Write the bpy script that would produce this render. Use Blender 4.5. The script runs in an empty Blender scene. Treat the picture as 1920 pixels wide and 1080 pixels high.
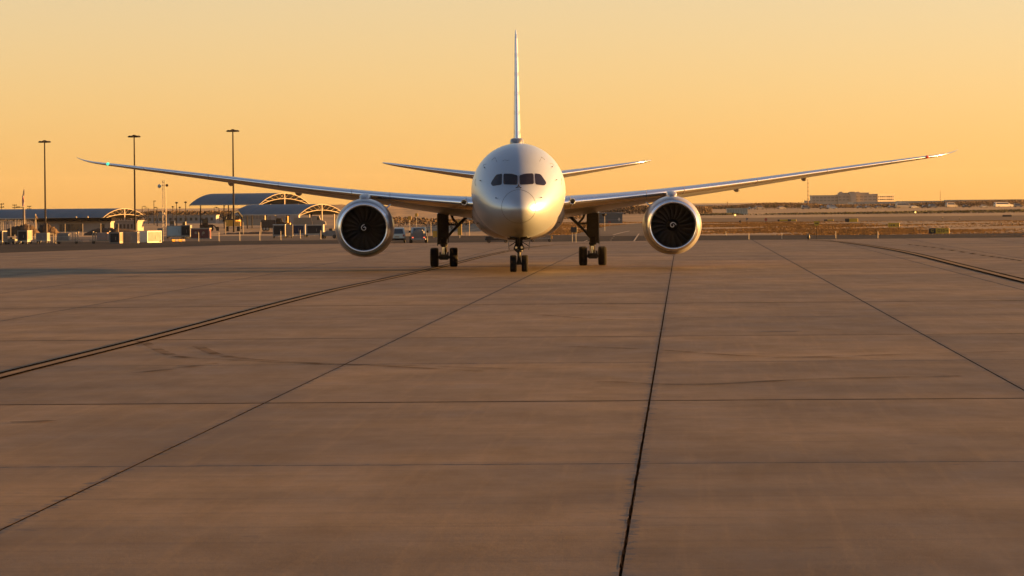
import bpy, bmesh, math, random
from mathutils import Vector, Matrix
from mathutils.bvhtree import BVHTree

scene = bpy.context.scene
COL = scene.collection
R = math.radians
PI = math.pi
rng = random.Random(7)

# ---------------------------------------------------------------- camera
CAM_H = 4.22                       # metres above the apron
FOCAL = 7279.0                     # focal length in pixels of a 1920 wide picture
ROLL = R(0.5)
PITCH = math.atan(159.0 / FOCAL)
cam_data = bpy.data.cameras.new('camera')
cam_data.sensor_width = 36.0
cam_data.lens = FOCAL / 1920.0 * 36.0
cam_data.clip_start = 1.0
cam_data.clip_end = 60000.0
camera = bpy.data.objects.new('camera', cam_data)
COL.objects.link(camera)
camera.location = (0, 0, CAM_H)
camera.rotation_euler = (Matrix.Rotation(PI / 2 - PITCH, 3, 'X') @ Matrix.Rotation(-ROLL, 3, 'Z')).to_euler()
scene.camera = camera

# ---------------------------------------------------------------- sky and sun
SUN_EL, SUN_AZ = 3.9, 83.0          # degrees; azimuth clockwise from the view direction
world = bpy.data.worlds.new('World')
scene.world = world
world.use_nodes = True
wt = world.node_tree
sky = wt.nodes.new('ShaderNodeTexSky')
sky.sky_type = 'NISHITA'
sky.sun_disc = False
sky.sun_elevation = R(3.2)
sky.sun_rotation = R(SUN_AZ)
sky.air_density = 1.0
sky.dust_density = 0.8
sky.ozone_density = 1.0
# refraction lifts the sky a little at the horizon; a pale dust veil lies low all round
wtc = wt.nodes.new('ShaderNodeTexCoord'); wadd = wt.nodes.new('ShaderNodeVectorMath'); wadd.operation = 'ADD'
wadd.inputs[1].default_value = (0, 0, 0.022)
wt.links.new(wtc.outputs['Generated'], wadd.inputs[0]); wt.links.new(wadd.outputs[0], sky.inputs[0])
wsep = wt.nodes.new('ShaderNodeSeparateXYZ'); wt.links.new(wtc.outputs['Generated'], wsep.inputs[0])
wmr = wt.nodes.new('ShaderNodeMapRange'); wmr.inputs[1].default_value = 0.0; wmr.inputs[2].default_value = 0.22
wmr.inputs[3].default_value = 1.0; wmr.inputs[4].default_value = 0.0; wmr.interpolation_type = 'SMOOTHSTEP'
wt.links.new(wsep.outputs[2], wmr.inputs[0])
veil = wt.nodes.new('ShaderNodeMix'); veil.data_type = 'RGBA'; veil.blend_type = 'ADD'
veil.inputs[7].default_value = (0.30, 0.10, 0.06, 1)
wt.links.new(wmr.outputs[0], veil.inputs[0]); wt.links.new(sky.outputs[0], veil.inputs[6])
bgn = wt.nodes['Background']
tint = wt.nodes.new('ShaderNodeMix'); tint.data_type = 'RGBA'; tint.blend_type = 'MULTIPLY'
tint.inputs[0].default_value = 1.0; tint.inputs[7].default_value = (1.05, 0.925, 1.07, 1)
wt.links.new(veil.outputs[2], tint.inputs[6]); wt.links.new(tint.outputs[2], bgn.inputs[0])
bgn.inputs[1].default_value = 0.05

sun_dir = Vector((math.sin(R(SUN_AZ)) * math.cos(R(SUN_EL)), math.cos(R(SUN_AZ)) * math.cos(R(SUN_EL)), math.sin(R(SUN_EL))))
sun_data = bpy.data.lights.new('sun', 'SUN')
sun_data.energy = 4.4
sun_data.angle = R(0.55)
sun_data.color = (1.0, 0.48, 0.125)
sun = bpy.data.objects.new('sun', sun_data)
COL.objects.link(sun)
sun.rotation_euler = sun_dir.to_track_quat('Z', 'Y').to_euler()

vs = scene.view_settings
vs.view_transform = 'Standard'
vs.look = 'None'
vs.gamma = 1.0
vs.use_curve_mapping = False
vs.exposure = 2.81
scene.render.engine = 'CYCLES'
scene.cycles.use_denoising = True
scene.cycles.max_bounces = 6
scene.cycles.diffuse_bounces = 3
scene.cycles.glossy_bounces = 3
scene.cycles.volume_bounces = 0
scene.cycles.caustics_reflective = False
scene.cycles.caustics_refractive = False

# ---------------------------------------------------------------- layout: where a sight line meets the ground
def ray(px, py):
    cx = (px - 960) / FOCAL; cy = (540 - py) / FOCAL
    c, s = math.cos(ROLL), math.sin(ROLL)
    x = cx * c + cy * s; z = -cx * s + cy * c
    cp, sp = math.cos(PITCH), math.sin(PITCH)
    return (x, cp + z * sp, -sp + z * cp)
def G(px, py, z=0.0):
    d = ray(px, py); t = (z - CAM_H) / d[2]
    return Vector((d[0] * t, d[1] * t, z))
def AT(px, py, D):
    d = ray(px, py); t = D / d[1]
    return Vector((d[0] * t, D, CAM_H + d[2] * t))
def smooth(a, b, v):
    t = max(0.0, min(1.0, (v - a) / (b - a)))
    return t * t * (3 - 2 * t)
def ground_z(x, y):
    return -0.07 - 1.65 * smooth(2.0, -16.0, x) * smooth(575.0, 700.0, y)

# ---------------------------------------------------------------- materials
MATS = {}
def lnk(nt, a, b): nt.links.new(a, b)
def mat(name, col, rough=0.6, metal=0.0, spec=0.5, var=0.0, vscale=1.0, coat=0.0, coat_r=0.06, bump=0.0, bscale=20.0, emit=None, estr=0.0, col2=None, stretch=(1, 1, 1), space='Object'):
    if name in MATS: return MATS[name]
    m = bpy.data.materials.new(name); m.use_nodes = True
    nt = m.node_tree; p = nt.nodes['Principled BSDF']
    p.inputs['Base Color'].default_value = (*col, 1)
    p.inputs['Roughness'].default_value = rough
    p.inputs['Metallic'].default_value = metal
    p.inputs['Specular IOR Level'].default_value = spec
    p.inputs['Coat Weight'].default_value = coat
    p.inputs['Coat Roughness'].default_value = coat_r
    if emit:
        p.inputs['Emission Color'].default_value = (*emit, 1)
        p.inputs['Emission Strength'].default_value = estr
    if var > 0 or bump > 0:
        tc = nt.nodes.new('ShaderNodeTexCoord')
        mp = nt.nodes.new('ShaderNodeMapping'); mp.inputs['Scale'].default_value = stretch
        lnk(nt, tc.outputs[space], mp.inputs[0])
        if var > 0:
            n = nt.nodes.new('ShaderNodeTexNoise'); n.inputs['Scale'].default_value = vscale
            n.inputs['Detail'].default_value = 6; n.inputs['Roughness'].default_value = 0.62
            lnk(nt, mp.outputs[0], n.inputs[0])
            cr = nt.nodes.new('ShaderNodeValToRGB')
            c2 = col2 or tuple(min(1, c * (1 + var)) for c in col)
            c1 = col if col2 else tuple(c * (1 - var) for c in col)
            cr.color_ramp.elements[0].position = 0.32; cr.color_ramp.elements[0].color = (*c1, 1)
            cr.color_ramp.elements[1].position = 0.68; cr.color_ramp.elements[1].color = (*c2, 1)
            lnk(nt, n.outputs[0], cr.inputs[0]); lnk(nt, cr.outputs[0], p.inputs['Base Color'])
        if bump > 0:
            n2 = nt.nodes.new('ShaderNodeTexNoise'); n2.inputs['Scale'].default_value = bscale; n2.inputs['Detail'].default_value = 4
            lnk(nt, mp.outputs[0], n2.inputs[0])
            b = nt.nodes.new('ShaderNodeBump'); b.inputs['Strength'].default_value = bump; b.inputs['Distance'].default_value = 0.05
            lnk(nt, n2.outputs[0], b.inputs['Height']); lnk(nt, b.outputs[0], p.inputs['Normal'])
    MATS[name] = m
    return m

# ---------------------------------------------------------------- mesh helpers
def tag(o, label=None, cat=None, group=None, kind=None):
    if label: o['label'] = label
    if cat: o['category'] = cat
    if group: o['group'] = group
    if kind: o['kind'] = kind
    return o
def link(name, me, parent=None, loc=(0, 0, 0), rz=0.0):
    o = bpy.data.objects.new(name, me); COL.objects.link(o)
    o.location = loc; o.rotation_euler = (0, 0, rz)
    if parent: o.parent = parent
    return o
def thing(name, label, cat, loc=(0, 0, 0), rz=0.0, group=None):
    return tag(link(name, None, None, loc, rz), label, cat, group)
def copy_tree(o, parent=None):
    c = o.copy(); COL.objects.link(c); c.parent = parent
    for ch in o.children: copy_tree(ch, c)
    return c
class MB:
    """collects shapes for one mesh"""
    def __init__(self): self.v = []; self.f = []; self.mi = []
    def add(self, vs, fs, mi=0):
        b = len(self.v); self.v += [tuple(p) for p in vs]
        for f in fs: self.f.append(tuple(i + b for i in f)); self.mi.append(mi)
        return self
    def box(self, c, s, rz=0.0, bev=0.0, mi=0, rx=0.0):
        x, y, z = (d / 2 for d in s)
        M = Matrix.Translation(c) @ Matrix.Rotation(rz, 4, 'Z') @ Matrix.Rotation(rx, 4, 'X')
        if bev <= 0:
            vs = [(-x, -y, -z), (x, -y, -z), (x, y, -z), (-x, y, -z), (-x, -y, z), (x, -y, z), (x, y, z), (-x, y, z)]
            fs = [(0, 3, 2, 1), (4, 5, 6, 7), (0, 1, 5, 4), (1, 2, 6, 5), (2, 3, 7, 6), (3, 0, 4, 7)]
        else:
            b = min(bev, x * .9, y * .9, z * .9); vs = []; 
            for zz, k in ((-z, 1), (-z + b, 0), (z - b, 0), (z, 1)):
                d = b if k else 0
                X, Y = x - d, y - d; e = b if not k else b * .4
                vs += [(-X, -Y + e, zz), (-X + e, -Y, zz), (X - e, -Y, zz), (X, -Y + e, zz), (X, Y - e, zz), (X - e, Y, zz), (-X + e, Y, zz), (-X, Y - e, zz)]
            fs = [tuple(range(7, -1, -1)), tuple(range(24, 32))]
            for r in range(3):
                for i in range(8):
                    j = (i + 1) % 8; fs.append((r * 8 + i, r * 8 + j, r * 8 + 8 + j, r * 8 + 8 + i))
        return self.add([M @ Vector(p) for p in vs], fs, mi)
    def tube(self, pts, rad, n=8, mi=0, caps=True):
        pts = [Vector(p) for p in pts]
        if not hasattr(rad, '__len__'): rad = [rad] * len(pts)
        vs = []; up = None
        for i, p in enumerate(pts):
            d = (pts[min(i + 1, len(pts) - 1)] - pts[max(i - 1, 0)]).normalized()
            if up is None:
                up = Vector((0, 0, 1)) if abs(d.z) < .9 else Vector((1, 0, 0))
            a = d.cross(up).normalized(); b = a.cross(d).normalized(); up = b
            vs += [p + (a * math.cos(2 * PI * k / n) + b * math.sin(2 * PI * k / n)) * rad[i] for k in range(n)]
        fs = []
        for i in range(len(pts) - 1):
            for k in range(n):
                j = (k + 1) % n; fs.append((i * n + k, i * n + j, (i + 1) * n + j, (i + 1) * n + k))
        if caps: fs += [tuple(range(n - 1, -1, -1)), tuple(range((len(pts) - 1) * n, len(pts) * n))]
        return self.add(vs, fs, mi)
    def lathe(self, prof, n=32, axis='Z', c=(0, 0, 0), mi=0, close=False):
        """prof: (along, radius)"""
        vs = []; c = Vector(c)
        for a, r in prof:
            for k in range(n):
                t = 2 * PI * k / n; u, w = r * math.cos(t), r * math.sin(t)
                vs.append(c + Vector({'Z': (u, w, a), 'Y': (u, a, w), 'X': (a, u, w)}[axis]))
        fs = []
        m = len(prof)
        for i in range(m - 1 if not close else m):
            i2 = (i + 1) % m
            for k in range(n):
                j = (k + 1) % n
                q = (i * n + k, i * n + j, i2 * n + j, i2 * n + k)
                fs.append(q if axis != 'Y' else q[::-1])
        return self.add(vs, fs, mi)
    def prism(self, poly, h0, h1, plane='xy', mi=0):
        """extrude a 2d polygon; plane xy up z, yz along x, xz along y"""
        n = len(poly)
        P = {'xy': lambda a, b, h: (a, b, h), 'yz': lambda a, b, h: (h, a, b), 'xz': lambda a, b, h: (a, h, b)}[plane]
        vs = [P(a, b, h0) for a, b in poly] + [P(a, b, h1) for a, b in poly]
        fs = [tuple(range(n - 1, -1, -1)), tuple(range(n, 2 * n))] + [(i, (i + 1) % n, n + (i + 1) % n, n + i) for i in range(n)]
        if plane == 'xz': fs = [f[::-1] for f in fs]
        return self.add(vs, fs, mi)
    def mesh(self, name, mats, smooth_=False):
        me = bpy.data.meshes.new(name)
        me.from_pydata([tuple(p) for p in self.v], [], self.f)
        if not isinstance(mats, (list, tuple)): mats = [mats]
        for m in mats: me.materials.append(m)
        if len(mats) > 1:
            for p, i in zip(me.polygons, self.mi): p.material_index = i
        if smooth_:
            me.polygons.foreach_set('use_smooth', [True] * len(me.polygons))
            if smooth_ != 'all':
                try: me.set_sharp_from_angle(angle=R(40))
                except Exception: pass
        me.update(); return me
    def build(self, name, mats, parent=None, smooth_=False, loc=(0, 0, 0), rz=0.0):
        return link(name, self.mesh(name, mats, smooth_), parent, loc, rz)
def fix_normals(o):
    bm = bmesh.new(); bm.from_mesh(o.data); bmesh.ops.recalc_face_normals(bm, faces=bm.faces); bm.to_mesh(o.data); bm.free()
    return o
def sheet(name, pts, z, m, parent=None):
    return link(name, MB().add([(p[0], p[1], z) for p in pts], [tuple(range(len(pts)))]).mesh(name, m), parent)
def pix_sheet(name, pix, z, m, parent=None):
    return sheet(name, [G(x, y, z) for x, y in pix], z, m, parent)
def ribbon(name, pts, w, z, m, parent=None, off=0.0):
    """flat strip following ground points"""
    vs = []; n = len(pts)
    for i in range(n):
        d = Vector(pts[min(i + 1, n - 1)][:2]) - Vector(pts[max(i - 1, 0)][:2]); d.normalize()
        nn = Vector((-d.y, d.x)); p = Vector(pts[i][:2]) + nn * off
        vs += [(*(p + nn * w / 2), z), (*(p - nn * w / 2), z)]
    fs = [(2 * i + 1, 2 * i + 3, 2 * i + 2, 2 * i) for i in range(n - 1)]
    return link(name, MB().add(vs, fs).mesh(name, m), parent)
def spline(pts, n=8):
    """Catmull-Rom through 2d/3d points"""
    P = [Vector(p) for p in pts]; P = [P[0] * 2 - P[1]] + P + [P[-1] * 2 - P[-2]]; out = []
    for i in range(1, len(P) - 2):
        for k in range(n):
            t = k / n; a, b, c, d = P[i - 1:i + 3]
            out.append(.5 * ((2 * b) + (c - a) * t + (2 * a - 5 * b + 4 * c - d) * t * t + (3 * b - a - 3 * c + d) * t ** 3))
    out.append(P[-2]); return out

# ---------------------------------------------------------------- ground
def ground_material():
    m = bpy.data.materials.new('dry_grass'); m.use_nodes = True; nt = m.node_tree; p = nt.nodes['Principled BSDF']
    g = nt.nodes.new('ShaderNodeNewGeometry')
    mp = nt.nodes.new('ShaderNodeMapping'); mp.inputs['Scale'].default_value = (.05, .02, .05)
    lnk(nt, g.outputs['Position'], mp.inputs[0])
    n = nt.nodes.new('ShaderNodeTexNoise'); n.inputs['Scale'].default_value = 1.0; n.inputs['Detail'].default_value = 8; n.inputs['Roughness'].default_value = .65
    lnk(nt, mp.outputs[0], n.inputs[0])
    cr = nt.nodes.new('ShaderNodeValToRGB'); e = cr.color_ramp.elements
    e[0].position = .3; e[0].color = (.10, .075, .05, 1); e[1].position = .7; e[1].color = (.33, .23, .12, 1)
    k = e.new(.5); k.color = (.22, .155, .09, 1)
    lnk(nt, n.outputs[0], cr.inputs[0]); lnk(nt, cr.outputs[0], p.inputs['Base Color'])
    p.inputs['Roughness'].default_value = .95; p.inputs['Specular IOR Level'].default_value = .15
    return m
M_GRASS = ground_material()
def build_ground():
    xs = [-9000, -5000, -2000, -800, -400, -200, -120, -80, -60, -45, -35, -28, -22, -16, -12, -8, -4, 0, 4, 10, 20, 40, 80, 160, 400, 800, 2000, 5000, 9000]
    ys = [-600, -200, 0, 200, 400, 560] + list(range(575, 720, 12)) + [760, 900, 1200, 1600, 2400, 4000, 6500, 9500]
    mb = MB(); vs = [(x, y, ground_z(x, y)) for y in ys for x in xs]; nx = len(xs)
    fs = [(j * nx + i, j * nx + i + 1, (j + 1) * nx + i + 1, (j + 1) * nx + i) for j in range(len(ys) - 1) for i in range(nx - 1)]
    o = mb.add(vs, fs).build('ground', M_GRASS, None, 'all'); tag(o, kind='structure')
build_ground()

def concrete_material():
    m = bpy.data.materials.new('apron_concrete'); m.use_nodes = True; nt = m.node_tree; p = nt.nodes['Principled BSDF']
    N = nt.nodes.new
    g = N('ShaderNodeNewGeometry'); tc = N('ShaderNodeTexCoord'); oi = N('ShaderNodeObjectInfo')
    def noise(scale, detail, src, rough=.6, st=(1, 1, 1)):
        mp = N('ShaderNodeMapping'); mp.inputs['Scale'].default_value = st; mp.inputs['Location'].default_value = (37, 61, 0); lnk(nt, src, mp.inputs[0])
        n = N('ShaderNodeTexNoise'); n.inputs['Scale'].default_value = scale; n.inputs['Detail'].default_value = detail; n.inputs['Roughness'].default_value = rough
        lnk(nt, mp.outputs[0], n.inputs[0]); return n.outputs[0]
    def math_(op, a, b=None, clamp=False):
        x = N('ShaderNodeMath'); x.operation = op; x.use_clamp = clamp
        for i, v in enumerate((a, b)):
            if v is None: continue
            if isinstance(v, (int, float)): x.inputs[i].default_value = v
            else: lnk(nt, v, x.inputs[i])
        return x.outputs[0]
    def mix(f, a, b, mode='MIX'):
        x = N('ShaderNodeMix'); x.data_type = 'RGBA'; x.blend_type = mode
        if isinstance(f, float): x.inputs[0].default_value = f
        else: lnk(nt, f, x.inputs[0])
        for i, v in ((6, a), (7, b)):
            if isinstance(v, tuple): x.inputs[i].default_value = (*v, 1)
            else: lnk(nt, v, x.inputs[i])
        return x.outputs[2]
    def ramp(v, p0, p1):
        r = N('ShaderNodeMapRange'); r.inputs[1].default_value = p0; r.inputs[2].default_value = p1; lnk(nt, v, r.inputs[0]); return r.outputs[0]
    P = g.outputs['Position']
    big = noise(.11, 7, P, .6)
    mid = noise(.6, 8, P, .68, (1, .35, 1))
    fine = noise(7, 6, P, .7)
    col = mix(ramp(big, .33, .62), (.098, .060, .020), (.20, .124, .043))
    col = mix(math_('MULTIPLY', ramp(mid, .42, .74), .55), col, (.085, .052, .018))
    col = mix(math_('MULTIPLY', ramp(fine, .5, .8), .3), col, (.074, .045, .016))
    grain = noise(38, 5, P, .75); speck = noise(95, 2, P, .6)
    col = mix(math_('MULTIPLY', ramp(grain, .45, .75), .5), col, (.062, .038, .014))
    col = mix(math_('MULTIPLY', ramp(speck, .62, .75), .45), col, (.26, .165, .062))
    st = noise(1.0, 6, tc.outputs['Object'], .7, (.10, 2.6, 1))
    col = mix(math_('MULTIPLY', ramp(st, .50, .72), .6), col, (.062, .038, .014))
    wv = noise(1.0, 5, tc.outputs['Object'], .65, (3.2, .07, 1))
    col = mix(math_('MULTIPLY', ramp(wv, .52, .75), .30), col, (.25, .155, .056))
    oil = noise(.9, 3, P, .5)
    col = mix(math_('MULTIPLY', ramp(oil, .70, .76), .55), col, (.03, .02, .014))
    # every slab was poured on its own day
    rv = math_('ADD', .82, math_('MULTIPLY', oi.outputs['Random'], .34))
    cb = N('ShaderNodeCombineColor'); [lnk(nt, rv, cb.inputs[i]) for i in range(3)]
    col = mix(1.0, col, cb.outputs[0], 'MULTIPLY')
    # worn, spalled and sealant-smeared edges, in slab space
    sx = N('ShaderNodeSeparateXYZ'); lnk(nt, tc.outputs['Object'], sx.inputs[0])
    ex = math_('SUBTRACT', SLAB_W / 2, math_('ABSOLUTE', sx.outputs[0]))
    ey = math_('SUBTRACT', SLAB_L / 2, math_('ABSOLUTE', sx.outputs[1]))
    ed = math_('MINIMUM', ex, ey)
    jag = noise(2.6, 6, P, .75)
    w = math_('MULTIPLY', ramp(jag, .46, .70), .30)
    crumb = math_('LESS_THAN', ed, w)
    col = mix(math_('MULTIPLY', crumb, .85), col, (.035, .032, .03))
    tr_w = math_('ADD', .012, math_('MULTIPLY', ramp(noise(.5, 5, P, .6), .35, .65), .045))
    col = mix(math_('MULTIPLY', math_('LESS_THAN', ey, tr_w), .80), col, (.040, .03, .022))
    halo = math_('MULTIPLY', ramp(ed, .9, 0.0), ramp(noise(.35, 4, P), .42, .62))
    col = mix(math_('MULTIPLY', halo, .35), col, (.05, .032, .02))
    lnk(nt, col, p.inputs['Base Color'])
    rr = ramp(mid, .2, .8)
    lnk(nt, math_('ADD', .52, math_('MULTIPLY', rr, .2)), p.inputs['Roughness'])
    p.inputs['Specular IOR Level'].default_value = .15
    b = N('ShaderNodeBump'); b.inputs['Strength'].default_value = .3; b.inputs['Distance'].default_value = .02
    lnk(nt, fine, b.inputs['Height']); lnk(nt, b.outputs[0], p.inputs['Normal'])
    return m
SLAB_W, SLAB_L, SLAB_ROT = 8.22, 19.8, -math.atan(.0442)
M_CONC = concrete_material()
M_SEAL_SHADE = mat('sealant_and_shaded_sides', (.030, .021, .014), .95, spec=.0, var=.5, vscale=.7)  # sealant in the joints; its dark tone also paints shade onto slab sides
M_ASPH = mat('asphalt', (.030, .026, .024), .95, spec=.04, var=.3, vscale=.05, space='Object', stretch=(1, .4, 1))
M_ASPH2 = mat('worn_asphalt', (.070, .056, .046), .9, spec=.12, var=.25, vscale=.06, stretch=(1, .4, 1))
# outline of the concrete apron: its far edge is cut back on the left
APRON = [(-90, 10), (90, 10), (120, 426), (-19, 420), (-29.5, 417), (-90, 233)]
def clip(poly, edge):
    out = []; (ax, ay), (bx, by) = edge
    side = lambda q: (bx - ax) * (q[1] - ay) - (by - ay) * (q[0] - ax)
    for i in range(len(poly)):
        p, q = poly[i], poly[(i + 1) % len(poly)]; sp, sq = side(p), side(q)
        if sp >= 0: out.append(p)
        if (sp >= 0) != (sq >= 0):
            t = sp / (sp - sq); out.append((p[0] + (q[0] - p[0]) * t, p[1] + (q[1] - p[1]) * t))
    return out
def build_apron():
    base = sheet('apron', APRON, -.035, M_SEAL_SHADE); tag(base, kind='structure')
    ca, sa = math.cos(SLAB_ROT), math.sin(SLAB_ROT)
    o = Vector((2.9, 82.4)); u = Vector((ca, sa)); v = Vector((-sa, ca))
    gap = .017
    full = None; rest = MB(); n = 0
    def slab_mesh(poly):
        mb = MB(); k = len(poly); b = .003
        c = (sum(p[0] for p in poly) / k, sum(p[1] for p in poly) / k)
        def inset(p, d):
            q = Vector((p[0] - c[0], p[1] - c[1])); return (p[0] - math.copysign(d, q.x), p[1] - math.copysign(d, q.y))
        top = [inset(p, b) for p in poly]
        vs = [(*p, -.03) for p in poly] + [(*p, -b) for p in poly] + [(*p, 0) for p in top]
        mb.add(vs, [tuple(range(2 * k, 3 * k))])
        for r in (0, 1):
            mb.f += [(r * k + i, r * k + (i + 1) % k, (r + 1) * k + (i + 1) % k, (r + 1) * k + i) for i in range(k)]; mb.mi += [1] * k  # sides coloured dark so the low sun draws no bright edge
        return mb
    for j in range(-4, 19):
        for i in range(-14, 16):
            c = o + u * ((i + .5) * SLAB_W) + v * ((j + .5) * SLAB_L)
            hw, hl = SLAB_W / 2 - gap, SLAB_L / 2 - gap
            quad = [(-hw, -hl), (hw, -hl), (hw, hl), (-hw, hl)]
            wq = [(c.x + a * ca - b * sa, c.y + a * sa + b * ca) for a, b in quad]
            cl = wq
            for e in range(len(APRON)): cl = clip(cl, (APRON[e], APRON[(e + 1) % len(APRON)])) if cl else cl
            if len(cl) < 3: continue
            area = abs(sum(cl[a][0] * cl[(a + 1) % len(cl)][1] - cl[(a + 1) % len(cl)][0] * cl[a][1] for a in range(len(cl)))) / 2
            if area < .5: continue
            whole = area > (4 * hw * hl) - .01
            ymid = c.y
            seen = any(q[1] > 42 and abs(q[0]) < .134 * q[1] + .5 for q in cl) and n < 300
            if not seen:
                if ymid > 35 or abs(c.x) < 40:
                    sm = slab_mesh([((p[0] - c.x) * ca + (p[1] - c.y) * sa, -(p[0] - c.x) * sa + (p[1] - c.y) * ca) for p in cl])
                    rest.add([(c.x + a * ca - b * sa, c.y + a * sa + b * ca, z) for a, b, z in sm.v], sm.f); rest.mi[-len(sm.mi):] = sm.mi
                continue
            n += 1
            if whole:
                if full is None: full = slab_mesh(quad).mesh('slab', [M_CONC, M_SEAL_SHADE])
                me = full
            else:
                me = slab_mesh([((p[0] - c.x) * ca + (p[1] - c.y) * sa, -(p[0] - c.x) * sa + (p[1] - c.y) * ca) for p in cl]).mesh('slab', [M_CONC, M_SEAL_SHADE])
            link('slab', me, base, (c.x, c.y, rng.uniform(-.0008, .0008)), SLAB_ROT)
    if rest.v:
        ro = rest.build('slab', [M_CONC, M_SEAL_SHADE], base); ro['kind'] = 'stuff'
    # painted guide lines with dark borders, and rubber left by tyres
    M_YEL = mat('worn_yellow_paint', (.125, .075, .030), .8, spec=.2, var=.25, vscale=.8)
    M_BLK = mat('black_paint_border', (.016, .013, .010), .95, spec=.0, var=.35, vscale=.6)
    M_WHT = mat('worn_white_paint', (.22, .16, .10), .8, spec=.2, var=.2, vscale=.5)
    L1 = spline([(-13.9, 60), (-13.35, 80), (-12.86, 97.3), (-11.5, 126.2), (-9.15, 185.2), (-5.45, 246.5), (-1.8, 317.9), (1.0, 360), (3.75, 386), (8, 402)], 10)
    for off, w, m_ in ((-.26, .15, M_BLK), (.26, .15, M_BLK), (0, .30, M_YEL)):
        ribbon('guide_line', L1, w, .009 if m_ is M_YEL else .012, m_, base, off)
    L2 = spline([(22.2, 120), (24.2, 155), (26.35, 200.3), (28.7, 248), (31.5, 305.3), (32.95, 353.4), (33.4, 395), (31.8, 414), (28.2, 420)], 10)
    for off, w, m_ in ((-.36, .2, M_BLK), (.36, .34, M_BLK), (0, .42, M_YEL)):
        ribbon('guide_line', L2, w, .009 if m_ is M_YEL else .012, m_, base, off)
    L3 = spline([G(1920, 488), G(1830, 473), G(1740, 460), G(1650, 451.5)], 8)
    ribbon('edge_line', L3, .16, .010, M_WHT, base)
    pts = spline([G(1915, 489.5), G(1850, 480), G(1760, 466), G(1690, 457)], 24)
    for i in range(0, len(pts) - 3, 5): ribbon('lane_dash', pts[i:i + 3], .3, .016, M_BLK, base)
    M_RUB = rubber_material(); M_SEALF = mat('fresh_sealant', (.030, .021, .014), .95, spec=.0, var=.5, vscale=1.2)
    for k, pix in enumerate([[(265, 640), (330, 668), (450, 676), (600, 683), (760, 686), (950, 692)], [(370, 650), (420, 668), (540, 679), (700, 686), (900, 697)], [(255, 700), (330, 692), (400, 682)],
                [(1040, 650), (1200, 655), (1400, 668), (1600, 672)], [(1120, 716), (1300, 722), (1520, 712), (1800, 706)], [(1000, 590), (1150, 600), (1320, 596)], [(20, 793), (60, 792), (100, 790)], [(1450, 672), (1600, 668), (1900, 660)]]):
        ribbon('tyre_mark', spline([G(*q) for q in pix], 10), .34, .014 + k * .001, M_RUB, base)
    # freshly sealed cross joints
    for q, w_ in ((82.4, .20), (82.4 + 4 * SLAB_L, .34), (82.4 + 2 * SLAB_L, .16)):
        c0 = Vector((2.9, 82.4)) + v * (q - 82.4)
        n_ = 40; pts = [c0 + u * (-46 + 92 * k / n_) + v * rng.uniform(-.012, .012) for k in range(n_ + 1)]
        ribbon('joint_seal', pts, w_, .0025, M_SEALF, base)
    # crumbled concrete along the worn joint right of centre, and a little along the next one
    sp = MB(); rs = random.Random(21)
    for i0, cnt, big in ((0, 420, 1.0), (-1, 120, .6), (1, 90, .6)):
        for _ in range(cnt):
            d = -38 + 130 * rs.random(); c = o + u * (i0 * SLAB_W + rs.choice((-1, -1, 1)) * rs.uniform(.008, .022)) + v * d
            ln, wd = rs.uniform(.08, .75) * big, rs.uniform(.003, .012) * big; k = 7; pts = []
            for q in range(k):
                a = 2 * PI * q / k; rr_ = rs.uniform(.6, 1.15); w2 = c + v * (math.cos(a) * ln * rr_) + u * (math.sin(a) * wd * rr_); pts.append((w2.x, w2.y, .0018))
            sp.add(pts, [tuple(range(k - 1, -1, -1))])
    so = sp.build('joint_spalling', mat('spalled_concrete', (.048, .031, .018), .95, spec=.0), base); so['kind'] = 'stuff'
    M_IRON = mat('dark_iron', (.012, .011, .011), .6)
    for a, b in (((1208, 621), (1258, 621)), ((1426, 622), (1504, 621.3))):
        p, q = G(*a), G(*b); ribbon('trench_drain', [p, q], .30, .011, M_IRON, base)
    for a, b in (((1048, 569), (1246, 570)), ((1668, 563.5), (1700, 563.5)), ((1868, 565), (1935, 565)), ((1060, 520), (1085, 519)), ((128, 553), (168, 553)), ((1580, 487), (1640, 486.5)), ((1820, 528.5), (1860, 528))):
        p, q = G(*a), G(*b); ribbon('tar_patch', spline([p, p.lerp(q, .3) + Vector((0, .25, 0)), p.lerp(q, .7) - Vector((0, .2, 0)), q], 5), .42, .012, M_RUB, base)
def rubber_material():
    m = bpy.data.materials.new('rubber_film'); m.use_nodes = True; nt = m.node_tree; p = nt.nodes['Principled BSDF']
    p.inputs['Base Color'].default_value = (.028, .022, .018, 1); p.inputs['Roughness'].default_value = .95; p.inputs['Specular IOR Level'].default_value = 0
    g = nt.nodes.new('ShaderNodeNewGeometry'); n = nt.nodes.new('ShaderNodeTexNoise'); n.inputs['Scale'].default_value = .9; n.inputs['Detail'].default_value = 5
    lnk(nt, g.outputs['Position'], n.inputs[0])
    r = nt.nodes.new('ShaderNodeMapRange'); r.inputs[1].default_value = .38; r.inputs[2].default_value = .72; r.inputs[3].default_value = 0; r.inputs[4].default_value = .7
    lnk(nt, n.outputs[0], r.inputs[0]); lnk(nt, r.outputs[0], p.inputs['Alpha'])
    return m
build_apron()

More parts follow.
